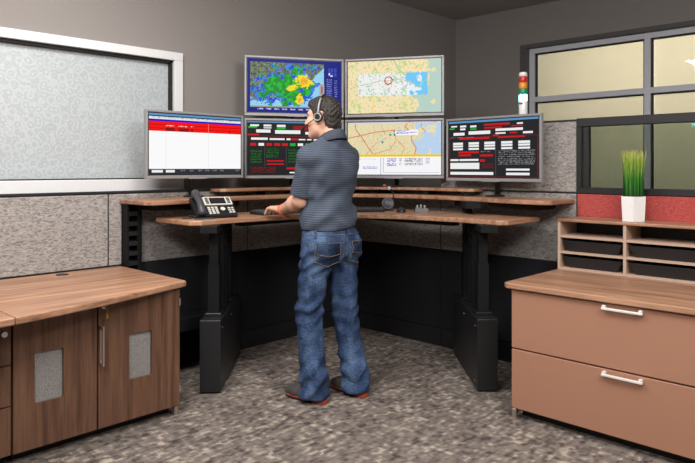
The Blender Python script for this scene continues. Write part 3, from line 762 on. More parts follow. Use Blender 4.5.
# ------------------------------------------------------------------ left storage cabinet, pedestal and tops
CT = 0.735
o0 = (-2.57, -0.42, 0)
cab = thing('storage_cabinet', 'dark walnut cabinet with two mesh panelled doors', 'cabinet', o0)
XA, XB, YF = -3.0, -2.14, -0.79
b = MB(o0); b.box(XA, XB, YF, -0.06, 0.05, 0.700); b.build('body', M['door'], cab)
MB(o0).box(XA + 0.02, XB - 0.03, YF + 0.06, -0.1, 0.0, 0.05).build('plinth', M['blk_trim'], cab)
MB(o0).box(XB - 0.028, XB - 0.006, YF - 0.012, YF + 0.012, 0, 0.05, 0.002, 1).build('foot', M['bronze'], cab)
def mapY(u, w, t): return (u, t, w)
for (a, b_, m0, m1, hx) in ((-2.602, XB, -2.444, -2.303, 0), (XA, -2.608, -2.911, -2.766, 1)):
    d = MB(o0); d.ring_plate(a + 0.002, b_ - 0.002, 0.056, 0.694, m0, m1, 0.255, 0.505, 0.012, YF - 0.020, YF - 0.001, mapY)
    door = d.build('door', M['door'], cab)
    MB(o0).box(m0 - 0.01, m1 + 0.01, YF - 0.004, YF - 0.001, 0.245, 0.515).build('mesh_panel', M['meshscr'], door)
    MB(o0).ring_plate(m0 - 0.001, m1 + 0.001, 0.254, 0.506, m0 + 0.006, m1 - 0.006, 0.261, 0.499, 0.010, YF - 0.0205, YF - 0.004, mapY).build('mesh_rim', M['door'], door)
    if hx == 0:
        for z in (0.62, 0.14): MB(o0).box(b_ - 0.004, b_ + 0.008, YF - 0.016, YF + 0.004, z - 0.02, z + 0.02, 0.002, 1).build('hinge', M['chrome'], door)
    xh = -2.598 if hx == 0 else -2.612
yh = YF - 0.02
hr = [c for c in cab.children if c.name.startswith('door')]
def mapX(u, w, t): return (t, u, w)
MB(o0).ring_plate(yh - 0.044, yh + 0.001, 0.376, 0.572, yh - 0.032, yh - 0.011, 0.392, 0.556, 0.007, -2.599, -2.590, mapX).build('handle', M['bronze'], hr[0])
lk = MB(o0); lk.tube([(-2.575, yh + 0.002, 0.664), (-2.575, yh - 0.007, 0.664)], 0.012, 14); lk = lk.build('lock', M['chrome'], hr[0])
t = thing('cabinet_key', 'small brass key hanging in the cabinet door lock', 'key', (-2.575, yh - 0.007, 0.664))
k = MB(); k.box(-0.001, 0.001, -0.022, 0.004, -0.003, 0.003); k.tube([(0, -0.03 + 0.011 * math.sin(a), 0.011 * math.cos(a)) for a in np.linspace(0, 2 * math.pi, 13)[:-1]], 0.002, 6, True)
k.build('key_shaft', M['brass'], t)
k = MB(); k.tube([(0.006 * math.sin(a), -0.036, -0.02 + 0.012 * math.cos(a)) for a in np.linspace(0, 2 * math.pi, 13)[:-1]], 0.0013, 6, True); k.box(-0.006, 0.006, -0.038, -0.034, -0.056, -0.030, 0.002, 1)
k.build('spare_key', M['brass'], t)

o1 = (-3.3, -0.42, 0)
ped = thing('drawer_pedestal', 'dark walnut drawer pedestal at the left edge beside the cabinet', 'drawers', o1)
MB(o1).box(-3.46, XA - 0.004, YF, -0.06, 0.05, 0.700).build('body', M['door'], ped)
MB(o1).box(-3.44, XA - 0.02, YF + 0.06, -0.1, 0.0, 0.05).build('plinth', M['blk_trim'], ped)
for z0, z1 in ((0.468, 0.694), (0.280, 0.462), (0.056, 0.274)):
    d = MB(o1).box(-3.458, XA - 0.008, YF - 0.02, YF - 0.001, z0, z1, 0.002, 1).build('drawer', M['door'], ped)
    MB(o1).tube([(-3.30, YF - 0.02, z1 - 0.05), (-3.30, YF - 0.045, z1 - 0.05), (-3.18, YF - 0.045, z1 - 0.05), (-3.18, YF - 0.02, z1 - 0.05)], 0.006, 8).build('handle', M['bronze'], d)
lk = MB(o1); lk.tube([(-3.036, YF - 0.018, 0.61), (-3.036, YF - 0.026, 0.61)], 0.013, 16); lk.tube([(-3.036, YF - 0.026, 0.61), (-3.036, YF - 0.028, 0.61)], 0.005, 10)
lk.build('lock', M['chrome'], ped)

def worktop(name, label, poly, z0, z1, mat, cat='worktop'):
    cx = sum(p[0] for p in poly) / len(poly); cy = sum(p[1] for p in poly) / len(poly)
    o = MB((cx, cy, z0)).prism(poly, z0, z1, 0.007, 3).build(name, mat); o.location = (cx, cy, z0)
    return tag(o, label, cat)
fe = [(-3.075, -1.068), (-2.95, -1.048), (-2.8, -1.015), (-2.6, -0.965), (-2.4, -0.905), (-2.2, -0.845), (-2.125, -0.825), (-2.105, -0.815), (-2.098, -0.795)]
tp = worktop('cabinet_worktop', 'walnut worktop with bowed front edge on the mesh door cabinet', fe + [(-2.098, -0.036), (-3.075, -0.036)], 0.702, CT, M['wood_x'])
g = MB((-2.586, -0.56, 0.702)).lathe([(0.036, CT - 0.001), (0.036, CT + 0.002), (0.03, CT + 0.004), (0.006, CT + 0.004)], 20, (-2.50, -0.12, 0)).build('grommet', M['blk_plastic'], tp)
g.location = tuple(-a + b for a, b in zip(tp.location, (-2.586, -0.56, 0.702)))
worktop('pedestal_worktop', 'walnut worktop at the left edge over the drawer pedestal', [(-3.6, -1.13), (-3.3, -1.10), (-3.079, -1.068), (-3.079, -0.036), (-3.6, -0.036)], 0.702, CT, M['wood_x'])

# ------------------------------------------------------------------ right lateral file, worktop, hutch, trays, grass pot
o2 = (-0.48, -2.72, 0)
lf = thing('lateral_file_cabinet', 'tan steel lateral file cabinet with two wide drawers', 'cabinet', o2)
MB(o2).box(-0.88, -0.06, -3.3, -2.14, 0.05, 0.702).build('body', M['tan'], lf)
MB(o2).box(-0.83, -0.1, -3.28, -2.17, 0.0, 0.05).build('plinth', M['blk_trim'], lf)
MB(o2).box(-0.90, -0.875, -2.168, -2.144, 0, 0.05, 0.002, 1).build('foot', M['bronze'], lf)
for z0, z1 in ((0.382, 0.698), (0.054, 0.374)):
    d = MB(o2).box(-0.90, -0.881, -3.298, -2.142, z0, z1, 0.003, 2).build('drawer', M['tan'], lf)
    zz = z1 - 0.014
    h = MB(o2); h.box(-0.928, -0.914, -2.838, -2.642, zz - 0.016, zz - 0.004, 0.003, 2).box(-0.925, -0.90, -2.662, -2.645, zz - 0.016, zz + 0.006, 0.003, 2).box(-0.925, -0.90, -2.835, -2.818, zz - 0.016, zz + 0.006, 0.003, 2)
    h.build('handle', M['pull'], d)
worktop('file_cabinet_worktop', 'walnut worktop on the tan lateral file cabinet', [(-0.925, -3.35), (-0.925, -2.125), (-0.905, -2.102), (-0.036, -2.102), (-0.036, -3.35)], 0.704, CT, M['wood_y'])

o3 = (-0.15, -2.7, CT)
hu = thing('desktop_organizer', 'putty coloured shelf organizer with walnut top on the file cabinet', 'organizer', o3)
hx0, hx1, hy1, hy0, hz = -0.275, -0.04, -2.105, -3.33, 1.03
MB(o3).box(hx0 - 0.006, hx1, hy0, hy1 + 0.006, hz, hz + 0.017, 0.004, 2).build('top', M['wood_y'], hu)
for y in (hy1, -2.503, -2.915, hy0 + 0.018): MB(o3).box(hx0, hx1, y - 0.018, y, CT, hz, 0.001, 1).build('divider', M['putty'], hu)
ybs = [hy1 - 0.018, -2.503, -2.521, -2.915, -2.933, hy0 + 0.018]
for y1, y0 in ((ybs[0], ybs[1]), (ybs[2], ybs[3]), (ybs[4], ybs[5])):
    for z in (CT + 0.004, 0.838, 0.936): MB(o3).box(hx0 + 0.002, hx1 - 0.008, y0, y1, z - 0.004, z + 0.010).build('shelf', M['putty'], hu)
MB(o3).box(hx1 - 0.006, hx1, hy0, hy1, CT, hz).build('back', M['blk_trim'], hu)  # back coloured black to stand in for the shade inside the slots
def tray(label, ya, yb, z):
    cy = (ya + yb) / 2
    t = thing('letter_tray', label, 'tray', (-0.155, cy, z), 0, 'black letter trays in the organizer')
    h = (ya - yb) / 2 - 0.012; xf, xb = -0.105, 0.09
    b = MB()
    b.box(xf + 0.01, xb, -h + 0.03, h - 0.03, 0, 0.005)
    b.build('base', M['blk_plastic'], t)
    def slope(p0, p1, p2, p3, nm):
        m = MB(); vs = [Vector(p) for p in (p0, p1, p2, p3)]
        nr = (vs[1] - vs[0]).cross(vs[3] - vs[0]).normalized() * 0.004
        A = [m.bm.verts.new(v) for v in vs]; Bv = [m.bm.verts.new(v + nr) for v in vs]
        fs = [m.bm.faces.new(A[::-1]), m.bm.faces.new(Bv)] + [m.bm.faces.new((A[i], A[(i + 1) % 4], Bv[(i + 1) % 4], Bv[i])) for i in range(4)]
        bmesh.ops.recalc_face_normals(m.bm, faces=fs); m.build(nm, M['blk_plastic'], t)
    hh = 0.062
    slope((xf + 0.012, h - 0.035, 0.0), (xf + 0.012, -h + 0.035, 0.0), (xf - 0.004, -h, hh), (xf - 0.004, h, hh), 'front_lip')
    slope((xf + 0.012, -h + 0.035, 0), (xb, -h + 0.035, 0), (xb, -h, hh), (xf - 0.004, -h, hh), 'side')
    slope((xb, h - 0.035, 0), (xf + 0.012, h - 0.035, 0), (xf - 0.004, h, hh), (xb, h, hh), 'side')
    m = MB(); m.box(xf - 0.010, xf - 0.002, -h, h, hh - 0.004, hh + 0.004, 0.002, 1); m.build('rim', M['blk_plastic'], t)
tray('black letter tray in the middle left slot of the organizer', ybs[0], ybs[1], 0.8485)
tray('black letter tray in the bottom left slot of the organizer', ybs[0], ybs[1], 0.7495)
tray('black letter tray in the middle right slot of the organizer', ybs[2], ybs[3], 0.8485)
tray('black letter tray in the bottom right slot of the organizer', ybs[2], ybs[3], 0.7495)

t = thing('potted_grass', 'bright green ornamental grass in a white hexagonal pot', 'plant', (-0.15, -2.515, hz + 0.0175))
ph = math.radians(44 + 180 + 38)
MB().lathe([(0.068, 0), (0.076, 0.146), (0.070, 0.146), (0.066, 0.128)], 6, phase=ph, smooth=False).build('pot', M['white_pot'], t)
MB().lathe([(0.064, 0.128), (0.064, 0.134)], 12).build('soil', M['soil'], t)
gm = NT('grass_blade')
sx = gm.n('ShaderNodeSeparateXYZ'); tcn = gm.n('ShaderNodeTexCoord'); gm.l(tcn.outputs['Object'], sx.inputs[0])
mr = gm.n('ShaderNodeMapRange'); mr.inputs['From Min'].default_value = 0.13; mr.inputs['From Max'].default_value = 0.42; gm.l(sx.outputs['Z'], mr.inputs['Value'])
gn_ = gm.n('ShaderNodeTexNoise', i_Scale=1.0, i_Detail=1.0); gm.l(gm.coord((230, 230, 3)), gn_.inputs['Vector'])
gx2 = gm.n('ShaderNodeMixRGB', blend_type='MULTIPLY'); gx2.inputs[0].default_value = 1.0
gm.l(gm.ramp(mr.outputs[0], [(0.0, rgb(20, 78, 34)), (0.4, rgb(70, 150, 44)), (0.75, rgb(176, 204, 84)), (1.0, rgb(236, 226, 120))]), gx2.inputs[1])
gm.l(gm.ramp(gn_.outputs['Fac'], [(0.36, (0.3, 0.38, 0.3, 1)), (0.6, (1, 1, 1, 1))]), gx2.inputs[2]); gm.l(gx2.outputs[0], gm.p.inputs['Base Color']); gm.p.inputs['Roughness'].default_value = 0.5
gb = bmesh.new()
for i in range(360):
    a = random.uniform(0, 2 * math.pi); r = 0.056 * math.sqrt(random.random()); lean = random.uniform(0.0, 0.42)
    x0, y0 = r * math.cos(a), r * math.sin(a); h = random.uniform(0.24, 0.29); wv = random.uniform(0, math.pi); w_ = random.uniform(0.0012, 0.0024)
    ox, oy = math.cos(wv) * w_, math.sin(wv) * w_; prev = None
    for k in range(5):
        f = k / 4; q = 1 + lean * f * f
        px, py, pz = x0 * q + math.sin(wv * 7) * 0.006 * f * f, y0 * q + math.cos(wv * 5) * 0.006 * f * f, 0.132 + h * f
        wq = 1 - 0.75 * f * f
        A, Bv = gb.verts.new((px - ox * wq, py - oy * wq, pz)), gb.verts.new((px + ox * wq, py + oy * wq, pz))
        if prev: gb.faces.new((prev[0], prev[1], Bv, A))
        prev = (A, Bv)
me = bpy.data.meshes.new('grass_blades'); gb.to_mesh(me); gb.free(); me.materials.append(gm.m)
go = bpy.data.objects.new('grass_blades', me); COL.objects.link(go); go.parent = t; go['kind'] = 'stuff'

# ------------------------------------------------------------------ things on the work surface
WZ = 1.0455
ph_ = thing('desk_phone', 'black desk phone with silver display and handset on the left of the desk', 'phone', (-1.705, -0.48, WZ), math.radians(-14)); ph_.scale = (0.93, 0.93, 0.93)
# local: x to the right, -y to the user
tilt = math.radians(38)
def tp_(x, y, z=0.0):           # point on the tilted face: x across, y up the slope, z out of the face
    return Vector((x, -0.085 + y * math.cos(tilt) - z * math.sin(tilt), 0.018 + y * math.sin(tilt) + z * math.cos(tilt)))
def slab(mb, x0, x1, y0, y1, z0, z1):
    A = [mb.bm.verts.new(tp_(x, y, z)) for z in (z0, z1) for x, y in ((x0, y0), (x1, y0), (x1, y1), (x0, y1))]
    fs = [mb.bm.faces.new([A[i] for i in q]) for q in ((3, 2, 1, 0), (4, 5, 6, 7), (0, 1, 5, 4), (1, 2, 6, 5), (2, 3, 7, 6), (3, 0, 4, 7))]
    bmesh.ops.recalc_face_normals(mb.bm, faces=fs); return mb
m = MB(); slab(m, -0.14, 0.15, 0, 0.19, -0.028, 0); m.build('body', M['blk_plastic'], ph_)
m = MB(); m.prism([(-0.04, 0.0), (0.08, 0.0), (0.055, 0.10), (0.03, 0.11)], -0.10, 0.11, 0.003, 1, 'zxy'); m.build('stand', M['blk_plastic'], ph_)
m = MB(); m.box(-0.15, -0.03, -0.125, -0.06, 0, 0.008, 0.003, 1); m.build('foot_plate', M['dk_plastic'], ph_)
m = MB(); slab(m, -0.055, 0.145, 0.105, 0.185, 0, 0.006); dsp = m.build('display_bezel', M['pale'], ph_)
m = MB(); slab(m, -0.012, 0.100, 0.115, 0.175, 0.006, 0.0085); m.build('display', M['blk_plastic'], dsp)
for x in (-0.042, 0.112):
    for k in range(4): m = MB(); slab(m, x, x + 0.022, 0.117 + k * 0.0155, 0.127 + k * 0.0155, 0.006, 0.009); m.build('line_key', M['dk_plastic'], dsp)
for r in range(4):
    for c in range(3): m = MB(); slab(m, -0.045 + c * 0.026, -0.027 + c * 0.026, 0.018 + r * 0.019, 0.030 + r * 0.019, 0, 0.004); m.build('key', M['pale'], ph_)
m = MB(); 
for i_ in range(1):
    q = [tp_(0.062 + 0.017 * math.cos(a), 0.066 + 0.017 * math.sin(a), 0.004) for a in np.linspace(0, 2 * math.pi, 17)[:-1]]
    q0 = [tp_(0.062 + 0.017 * math.cos(a), 0.066 + 0.017 * math.sin(a), -0.001) for a in np.linspace(0, 2 * math.pi, 17)[:-1]]
    A = [m.bm.verts.new(v) for v in q]; Bv = [m.bm.verts.new(v) for v in q0]
    fs = [m.bm.faces.new(A), m.bm.faces.new(Bv[::-1])] + [m.bm.faces.new((A[i], Bv[i], Bv[(i + 1) % 16], A[(i + 1) % 16])) for i in range(16)]
    bmesh.ops.recalc_face_normals(m.bm, faces=fs)
m.build('navigation_key', M['pale'], ph_)
for c in range(2):
    for r in range(3): m = MB(); slab(m, 0.098 + c * 0.024, 0.115 + c * 0.024, 0.022 + r * 0.022, 0.034 + r * 0.022, 0, 0.004); m.build('key', M['pale'], ph_)
hs_ = MB(); pts = [tp_(-0.105, y, z) for y, z in ((-0.005, 0.016), (0.01, 0.024), (0.04, 0.036), (0.10, 0.046), (0.155, 0.042), (0.19, 0.034), (0.212, 0.022))]
hs_.tube(pts, (0.022, 0.030, 0.025, 0.021, 0.025, 0.031, 0.024), 12); hs_.build('handset', M['dk_plastic'], ph_, True)
cr = MB(); pts = []
for k in range(60):
    a = k * 0.9; f = k / 59; p = Vector((-0.16 + 0.02 * math.sin(f * 3), -0.09 + 0.12 * f, 0.012)); pts.append(p + Vector((0.006 * math.cos(a), 0, 0.006 * math.sin(a))))
cr.tube(pts, 0.0022, 5); cr.build('coiled_cord', M['blk_plastic'], ph_)

def keyboard(label, x, y, rz):
    t = thing('keyboard', label, 'keyboard', (x, y, WZ), rz, 'keyboards on the work surface')
    b = MB(); b.prism([(-0.075, 0.0), (0.075, 0.0), (0.075, 0.024), (-0.075, 0.012)], -0.21, 0.21, 0.003, 1, 'zxy'); b.build('case', M['blk_plastic'], t)
    kme = None
    for r in range(5):
        for c in range(15):
            if kme is None:
                o = MB().box(-0.0115, 0.0115, -0.0115, 0.0115, 0, 0.007, 0.0025, 1).build('key', M['dk_plastic'], t); kme = o.data
            else:
                o = bpy.data.objects.new('key', kme); COL.objects.link(o); o.parent = t
            yy = -0.055 + r * 0.0268; o.location = (-0.19 + c * 0.0272, yy, 0.012 + (yy + 0.075) * 0.08 + 0.0005)
            o.rotation_euler = (0.08, 0, 0)
    return t
keyboard('black keyboard under the hands of the man', -1.16, -0.50, 0.0)
kx, ky = RD(0.055, 4.62)
keyboard('black keyboard at the middle of the desk beside the mouse', kx, ky, TH - math.pi / 2)
mx_, my_ = RD(0.382, 4.56)
t = thing('computer_mouse', 'black computer mouse between keyboard and charging dock', 'mouse', (mx_, my_, WZ), TH - math.pi / 2)
bm_ = bmesh.new(); bmesh.ops.create_uvsphere(bm_, u_segments=20, v_segments=12, radius=1.0)
for v in bm_.verts:
    v.co = Vector((v.co.x * 0.034 * (1 - 0.12 * v.co.y), v.co.y * 0.055, max(0.0, v.co.z) * 0.034 * (1 - 0.25 * v.co.y)))
mb = MB(); mb.bm.free(); mb.bm = bm_; mb.build('shell', M['blk_plastic'], t, True)
MB().tube([(-0.003, 0.035, 0.024), (0.003, 0.035, 0.024)], 0.008, 10).build('scroll_wheel', M['silver'], t)
hx_, hy_ = RD(0.527, 4.57)
t = thing('usb_dock', 'small black dock with three plugs standing up on the desk', 'dock', (hx_, hy_, WZ), TH - math.pi / 2)
MB().prism([(-0.025, 0), (0.025, 0), (0.022, 0.022), (-0.018, 0.028)], -0.048, 0.048, 0.003, 1, 'zxy').build('case', M['dk_plastic'], t)
for k in range(3): MB().box(-0.036 + k * 0.026, -0.022 + k * 0.026, -0.008, 0.008, 0.022, 0.05 if k != 1 else 0.054, 0.003, 1).build('plug', M['silver'], t)
gx_, gy_ = RD(0.297, 4.70)
t = thing('gooseneck_microphone', 'black gooseneck microphone with round ringed base', 'microphone', (gx_, gy_, WZ), TH - math.pi / 2)
Rx = Matrix.Rotation(math.radians(68), 4, 'X')
MB().lathe([(0.030, 0), (0.047, 0.004), (0.047, 0.012), (0.040, 0.018), (0.034, 0.012), (0.004, 0.012)], 26, (0, 0.01, 0.05), Rx).build('speaker_disc', M['dk_plastic'], t)
MB().box(-0.035, 0.035, -0.012, 0.045, 0, 0.008, 0.003, 1).build('base', M['blk_plastic'], t)
gn = [(0.036, 0.0, 0.006), (0.044, 0.0, 0.06), (0.040, 0.0, 0.11), (0.026, -0.004, 0.155), (0.006, -0.008, 0.178), (-0.018, -0.012, 0.186)]
MB().tube(gn, 0.0045, 8).build('gooseneck', M['blk_plastic'], t)
MB().tube([(-0.018, -0.012, 0.186), (-0.036, -0.015, 0.187)], (0.010, 0.009), 10).build('microphone_tip', M['sole'], t)
MB().lathe([(0.012, -0.012), (0.016, 0), (0.012, 0.012)], 14, (0.008, -0.02, 0.165), Rx).build('indicator', M['silver'], t)

# ------------------------------------------------------------------ the man at the desk
class Field:
    """signed distance field on a grid, surfaced with surface nets"""
    def __init__(s, lo, hi, h):
        s.h = h; s.lo = np.array(lo, np.float32)
        s.ax = [np.arange(lo[i], hi[i] + h, h, dtype=np.float32) for i in range(3)]
        s.f = np.full([len(a) for a in s.ax], 10.0, np.float32)
    def sub(s, lo, hi):
        sl = []
        for i in range(3):
            a = max(0, int((lo[i] - s.lo[i]) / s.h)); b = min(len(s.ax[i]), int((hi[i] - s.lo[i]) / s.h) + 2)
            sl.append(slice(a, max(b, a)))
        return tuple(sl), np.ix_(*[s.ax[i][sl[i]] for i in range(3)])
    def put(s, sl, d, k, op):
        o = s.f[sl]
        if op == 'sub':
            h = np.clip(.5 - .5 * (d + o) / k, 0, 1); s.f[sl] = o * (1 - h) - d * h + k * h * (1 - h)
        else:
            h = np.clip(.5 + .5 * (o - d) / k, 0, 1); s.f[sl] = o * (1 - h) + d * h - k * h * (1 - h)
    def seg(s, a, b, r0, r1, k=.02, op='add'):
        a, b = np.array(a, float), np.array(b, float); m = max(r0, r1) + k + 3 * s.h
        sl, (X, Y, Z) = s.sub(np.minimum(a, b) - m, np.maximum(a, b) + m)
        d = b - a; t = np.clip(((X - a[0]) * d[0] + (Y - a[1]) * d[1] + (Z - a[2]) * d[2]) / max(d @ d, 1e-9), 0, 1)
        q = np.sqrt((X - a[0] - t * d[0]) ** 2 + (Y - a[1] - t * d[1]) ** 2 + (Z - a[2] - t * d[2]) ** 2) - (r0 + t * (r1 - r0))
        s.put(sl, q.astype(np.float32), k, op)
    def ell(s, c, r, k=.02, B=None, op='add'):
        c = np.array(c, float); r = np.array(r, float); m = max(r) + k + 3 * s.h
        sl, (X, Y, Z) = s.sub(c - m, c + m)
        X, Y, Z = X - c[0], Y - c[1], Z - c[2]
        if B is not None:
            X, Y, Z = (X * B[0][0] + Y * B[0][1] + Z * B[0][2], X * B[1][0] + Y * B[1][1] + Z * B[1][2], X * B[2][0] + Y * B[2][1] + Z * B[2][2])
        k0 = np.sqrt((X / r[0]) ** 2 + (Y / r[1]) ** 2 + (Z / r[2]) ** 2)
        k1 = np.sqrt((X / r[0] ** 2) ** 2 + (Y / r[1] ** 2) ** 2 + (Z / r[2] ** 2) ** 2) + 1e-6
        s.put(sl, (k0 * (k0 - 1) / k1).astype(np.float32), k, op)
    def grid(s): return np.ix_(*s.ax)
    def nets(s):
        f = s.f; sg = f < 0
        n = [a - 1 for a in f.shape]
        cnt = np.zeros(n, np.int8)
        for i in (0, 1):
            for j in (0, 1):
                for k in (0, 1): cnt += sg[i:i + n[0], j:j + n[1], k:k + n[2]]
        act = np.argwhere((cnt > 0) & (cnt < 8)); idx = np.full(n, -1, np.int32); idx[tuple(act.T)] = np.arange(len(act))
        P = np.zeros((len(act), 3)); C = np.zeros(len(act))
        for e in range(3):
            for u in (0, 1):
                for v in (0, 1):
                    a = np.zeros(3, int); o = [q for q in range(3) if q != e]; a[o[0]] = u; a[o[1]] = v; b = a.copy(); b[e] = 1
                    A, B = act + a, act + b; fa, fb = f[tuple(A.T)], f[tuple(B.T)]; m = (fa < 0) != (fb < 0)
                    t = np.where(m, fa / np.where(m, fa - fb, 1), 0)
                    q = A.astype(float); q[:, e] += t; P[m] += q[m]; C[m] += 1
        V = s.lo + (P / C[:, None]) * s.h
        Fs = []
        for e in range(3):
            o = [q for q in range(3) if q != e]
            A = [slice(0, f.shape[q]) for q in range(3)]; A[e] = slice(0, -1); Bs = list(A); Bs[e] = slice(1, None)
            s0, s1 = sg[tuple(A)], sg[tuple(Bs)]
            E_ = np.argwhere(s0 != s1)
            ok = np.all([(E_[:, q] > 0) & (E_[:, q] < n[q]) for q in o], axis=0); E_ = E_[ok]
            d1, d2 = np.zeros(3, int), np.zeros(3, int); d1[o[0]] = 1; d2[o[1]] = 1
            quad = np.stack([idx[tuple((E_ - d1 - d2).T)], idx[tuple((E_ - d2).T)], idx[tuple(E_.T)], idx[tuple((E_ - d1).T)]], -1)
            inside0 = sg[tuple(E_.T)]
            flip = inside0 if e != 1 else ~inside0
            quad = np.where(flip[:, None], quad, quad[:, ::-1]); Fs.append(quad)
        return V, np.concatenate(Fs)

PO = Vector((-1.34, -1.17, 0))
man = thing('person', 'man in grey polo shirt and blue jeans typing at the desk', 'person', PO)
va = lambda *a: np.array(a, float)
SHL, ELL, WRL = va(-.172, .005, 1.42), va(-.160, .085, 1.165), va(-.075, .345, 1.095)
SHR, ELR, WRR = va(.188, .02, 1.425), va(.19, .20, 1.19), va(.10, .42, 1.10)
HIPL, KNL, ANL = va(-.095, .0, .92), va(-.118, .055, .50), va(-.145, -.03, .09)
HIPR, KNR, ANR = va(.095, -.01, .92), va(.10, -.03, .50), va(.105, -.125, .09)
HC = va(-.02, .035, 1.666); ha = math.radians(24); hp = math.radians(-4)
HU = va(-math.sin(ha) * math.cos(hp), math.cos(ha) * math.cos(hp), math.sin(hp)); HV = va(-math.cos(ha), -math.sin(ha), 0); HWv = np.cross(HU, HV)
def hd_(u, v, w): return HC + HU * u + HV * v + HWv * w
HB = [HU, HV, HWv]

def torso(F, o, k=.05):
    F.ell((0, .0, .98), (.172 + o, .128 + o, .14 + o), k); F.ell((0, .012, 1.12), (.160 + o, .122 + o, .17 + o), k)
    F.ell((0, .005, 1.31), (.178 + o, .122 + o, .20 + o), k)
    F.seg((-.12, -.012, 1.405), (.12, -.005, 1.405), .066 + o, .066 + o, k)
    F.seg((0, -.03, 1.52), (-.15, -.012, 1.432), .05 + o, .05 + o, k); F.seg((0, -.03, 1.52), (.15, -.005, 1.432), .05 + o, .05 + o, k)
    F.ell((-.07, -.06, 1.36), (.085 + o, .065 + o, .12 + o), k); F.ell((.07, -.06, 1.36), (.085 + o, .065 + o, .12 + o), k)

body = Field((-.32, -.30, -.02), (.32, .66, 1.83), .0042)
torso(body, -.018)
for S_, E1, W1 in ((SHL, ELL, WRL), (SHR, ELR, WRR)):
    body.seg(S_, S_ + (E1 - S_) * .1, .055, .055, .03); body.seg(S_, E1, .050, .041, .02)
    mid = E1 + (W1 - E1) * .3
    body.seg(E1, mid, .043, .048, .02); body.seg(mid, W1, .047, .029, .02)
for H_, K_, A_ in ((HIPL, KNL, ANL), (HIPR, KNR, ANR)):
    body.seg(H_, K_, .075, .052, .04); body.seg(K_, A_, .048, .030, .03)
    body.ell(A_ + va(0, .06, -.055), (.035, .09, .028), .03)
# neck and head
body.seg((0, -.03, 1.47), hd_(-.028, 0, -.07), .062, .058, .03)
body.ell(hd_(-.016, 0, .022), (.096, .075, .098), .02, HB)
body.ell(hd_(.030, 0, -.045), (.062, .060, .078), .03, HB)
body.seg(hd_(.030, .040, -.075), hd_(.072, .016, -.103), .020, .017, .03); body.seg(hd_(.030, -.040, -.075), hd_(.072, -.016, -.103), .020, .017, .03)
body.ell(hd_(.078, 0, -.100), (.020, .022, .018), .02, HB)
body.ell(hd_(.068, 0, .028), (.024, .050, .016), .02, HB)                                   # brow
for s_ in (-1, 1):
    body.ell(hd_(.094, .031 * s_, .004), (.014, .017, .011), .012, HB, 'sub')               # eye socket
    body.ell(hd_(.062, .048 * s_, -.028), (.022, .018, .020), .02, HB)                      # cheek
    body.ell(hd_(-.012, .077 * s_, -.006), (.020, .010, .032), .008, HB)                    # ear
    body.ell(hd_(-.008, .086 * s_, -.004), (.009, .005, .017), .006, HB, 'sub')
    body.ell(hd_(-.006, .076 * s_, -.036), (.009, .007, .010), .006, HB)
body.seg(hd_(.084, 0, .014), hd_(.110, 0, -.026), .009, .012, .012)                          # nose
body.ell(hd_(.098, .010, -.031), (.010, .008, .008), .008, HB); body.ell(hd_(.098, -.010, -.031), (.010, .008, .008), .008, HB)
body.ell(hd_(.088, 0, -.058), (.010, .022, .006), .008, HB); body.ell(hd_(.086, 0, -.070), (.010, .020, .007), .008, HB)
body.ell(hd_(.098, 0, -.0635), (.008, .020, .002), .004, HB, 'sub')
# hands: palm, four unequal bent fingers, thumb from the side of the palm
def hand(W1, h, th_s):
    h = h / np.linalg.norm(h); side = np.cross(h, va(0, 0, 1)); side /= np.linalg.norm(side); side = side * th_s; up = va(0, 0, 1)
    def Q(a, b, c): return W1 + h * a + side * b + up * c
    body.seg(W1, Q(.03, 0, 0), .026, .024, .02)
    for b in (-.030, -.010, .010, .028): body.seg(Q(.025, b * .6, .004), Q(.085, b, .012), .0185, .0150, .012)
    for b, L in ((.031, .072), (.0105, .080), (-.0105, .074), (-.031, .058)):
        p0 = Q(.085, b, .013); p1 = Q(.085 + L * .42, b * 1.12, .010); p2 = Q(.085 + L * .72, b * 1.18, -.010); p3 = Q(.085 + L * .86, b * 1.2, -.026)
        body.seg(p0, p1, .0092, .0086, .004); body.seg(p1, p2, .0086, .0080, .004); body.seg(p2, p3, .0080, .0072, .004)
    t0, t1, t2, t3 = Q(.022, .020, -.006), Q(.050, .044, -.012), Q(.078, .054, -.018), Q(.100, .052, -.026)
    body.seg(t0, t1, .0150, .0115, .010); body.seg(t1, t2, .0105, .0098, .004); body.seg(t2, t3, .0098, .0082, .004)
hand(WRL, va(.005, .17, -.006), 1.0)
hand(WRR, va(-.03, .17, -.010), -1.0)
V, Fq = body.nets()
bo = np_mesh('body', V, Fq, M['skin'], man); bo['label'] = 'fair skin of face, neck, forearm and hand'
del body

def wob(X, Y, Z, s=0.0):
    return (np.sin(X * 31 + 3 * np.sin(Z * 17 + s)) * np.sin(Z * 23 + 4 * np.sin(Y * 19 + s)) + .6 * np.sin(Z * 47 + 5 * np.sin(X * 13) + s) * np.sin(Y * 37 + s) )

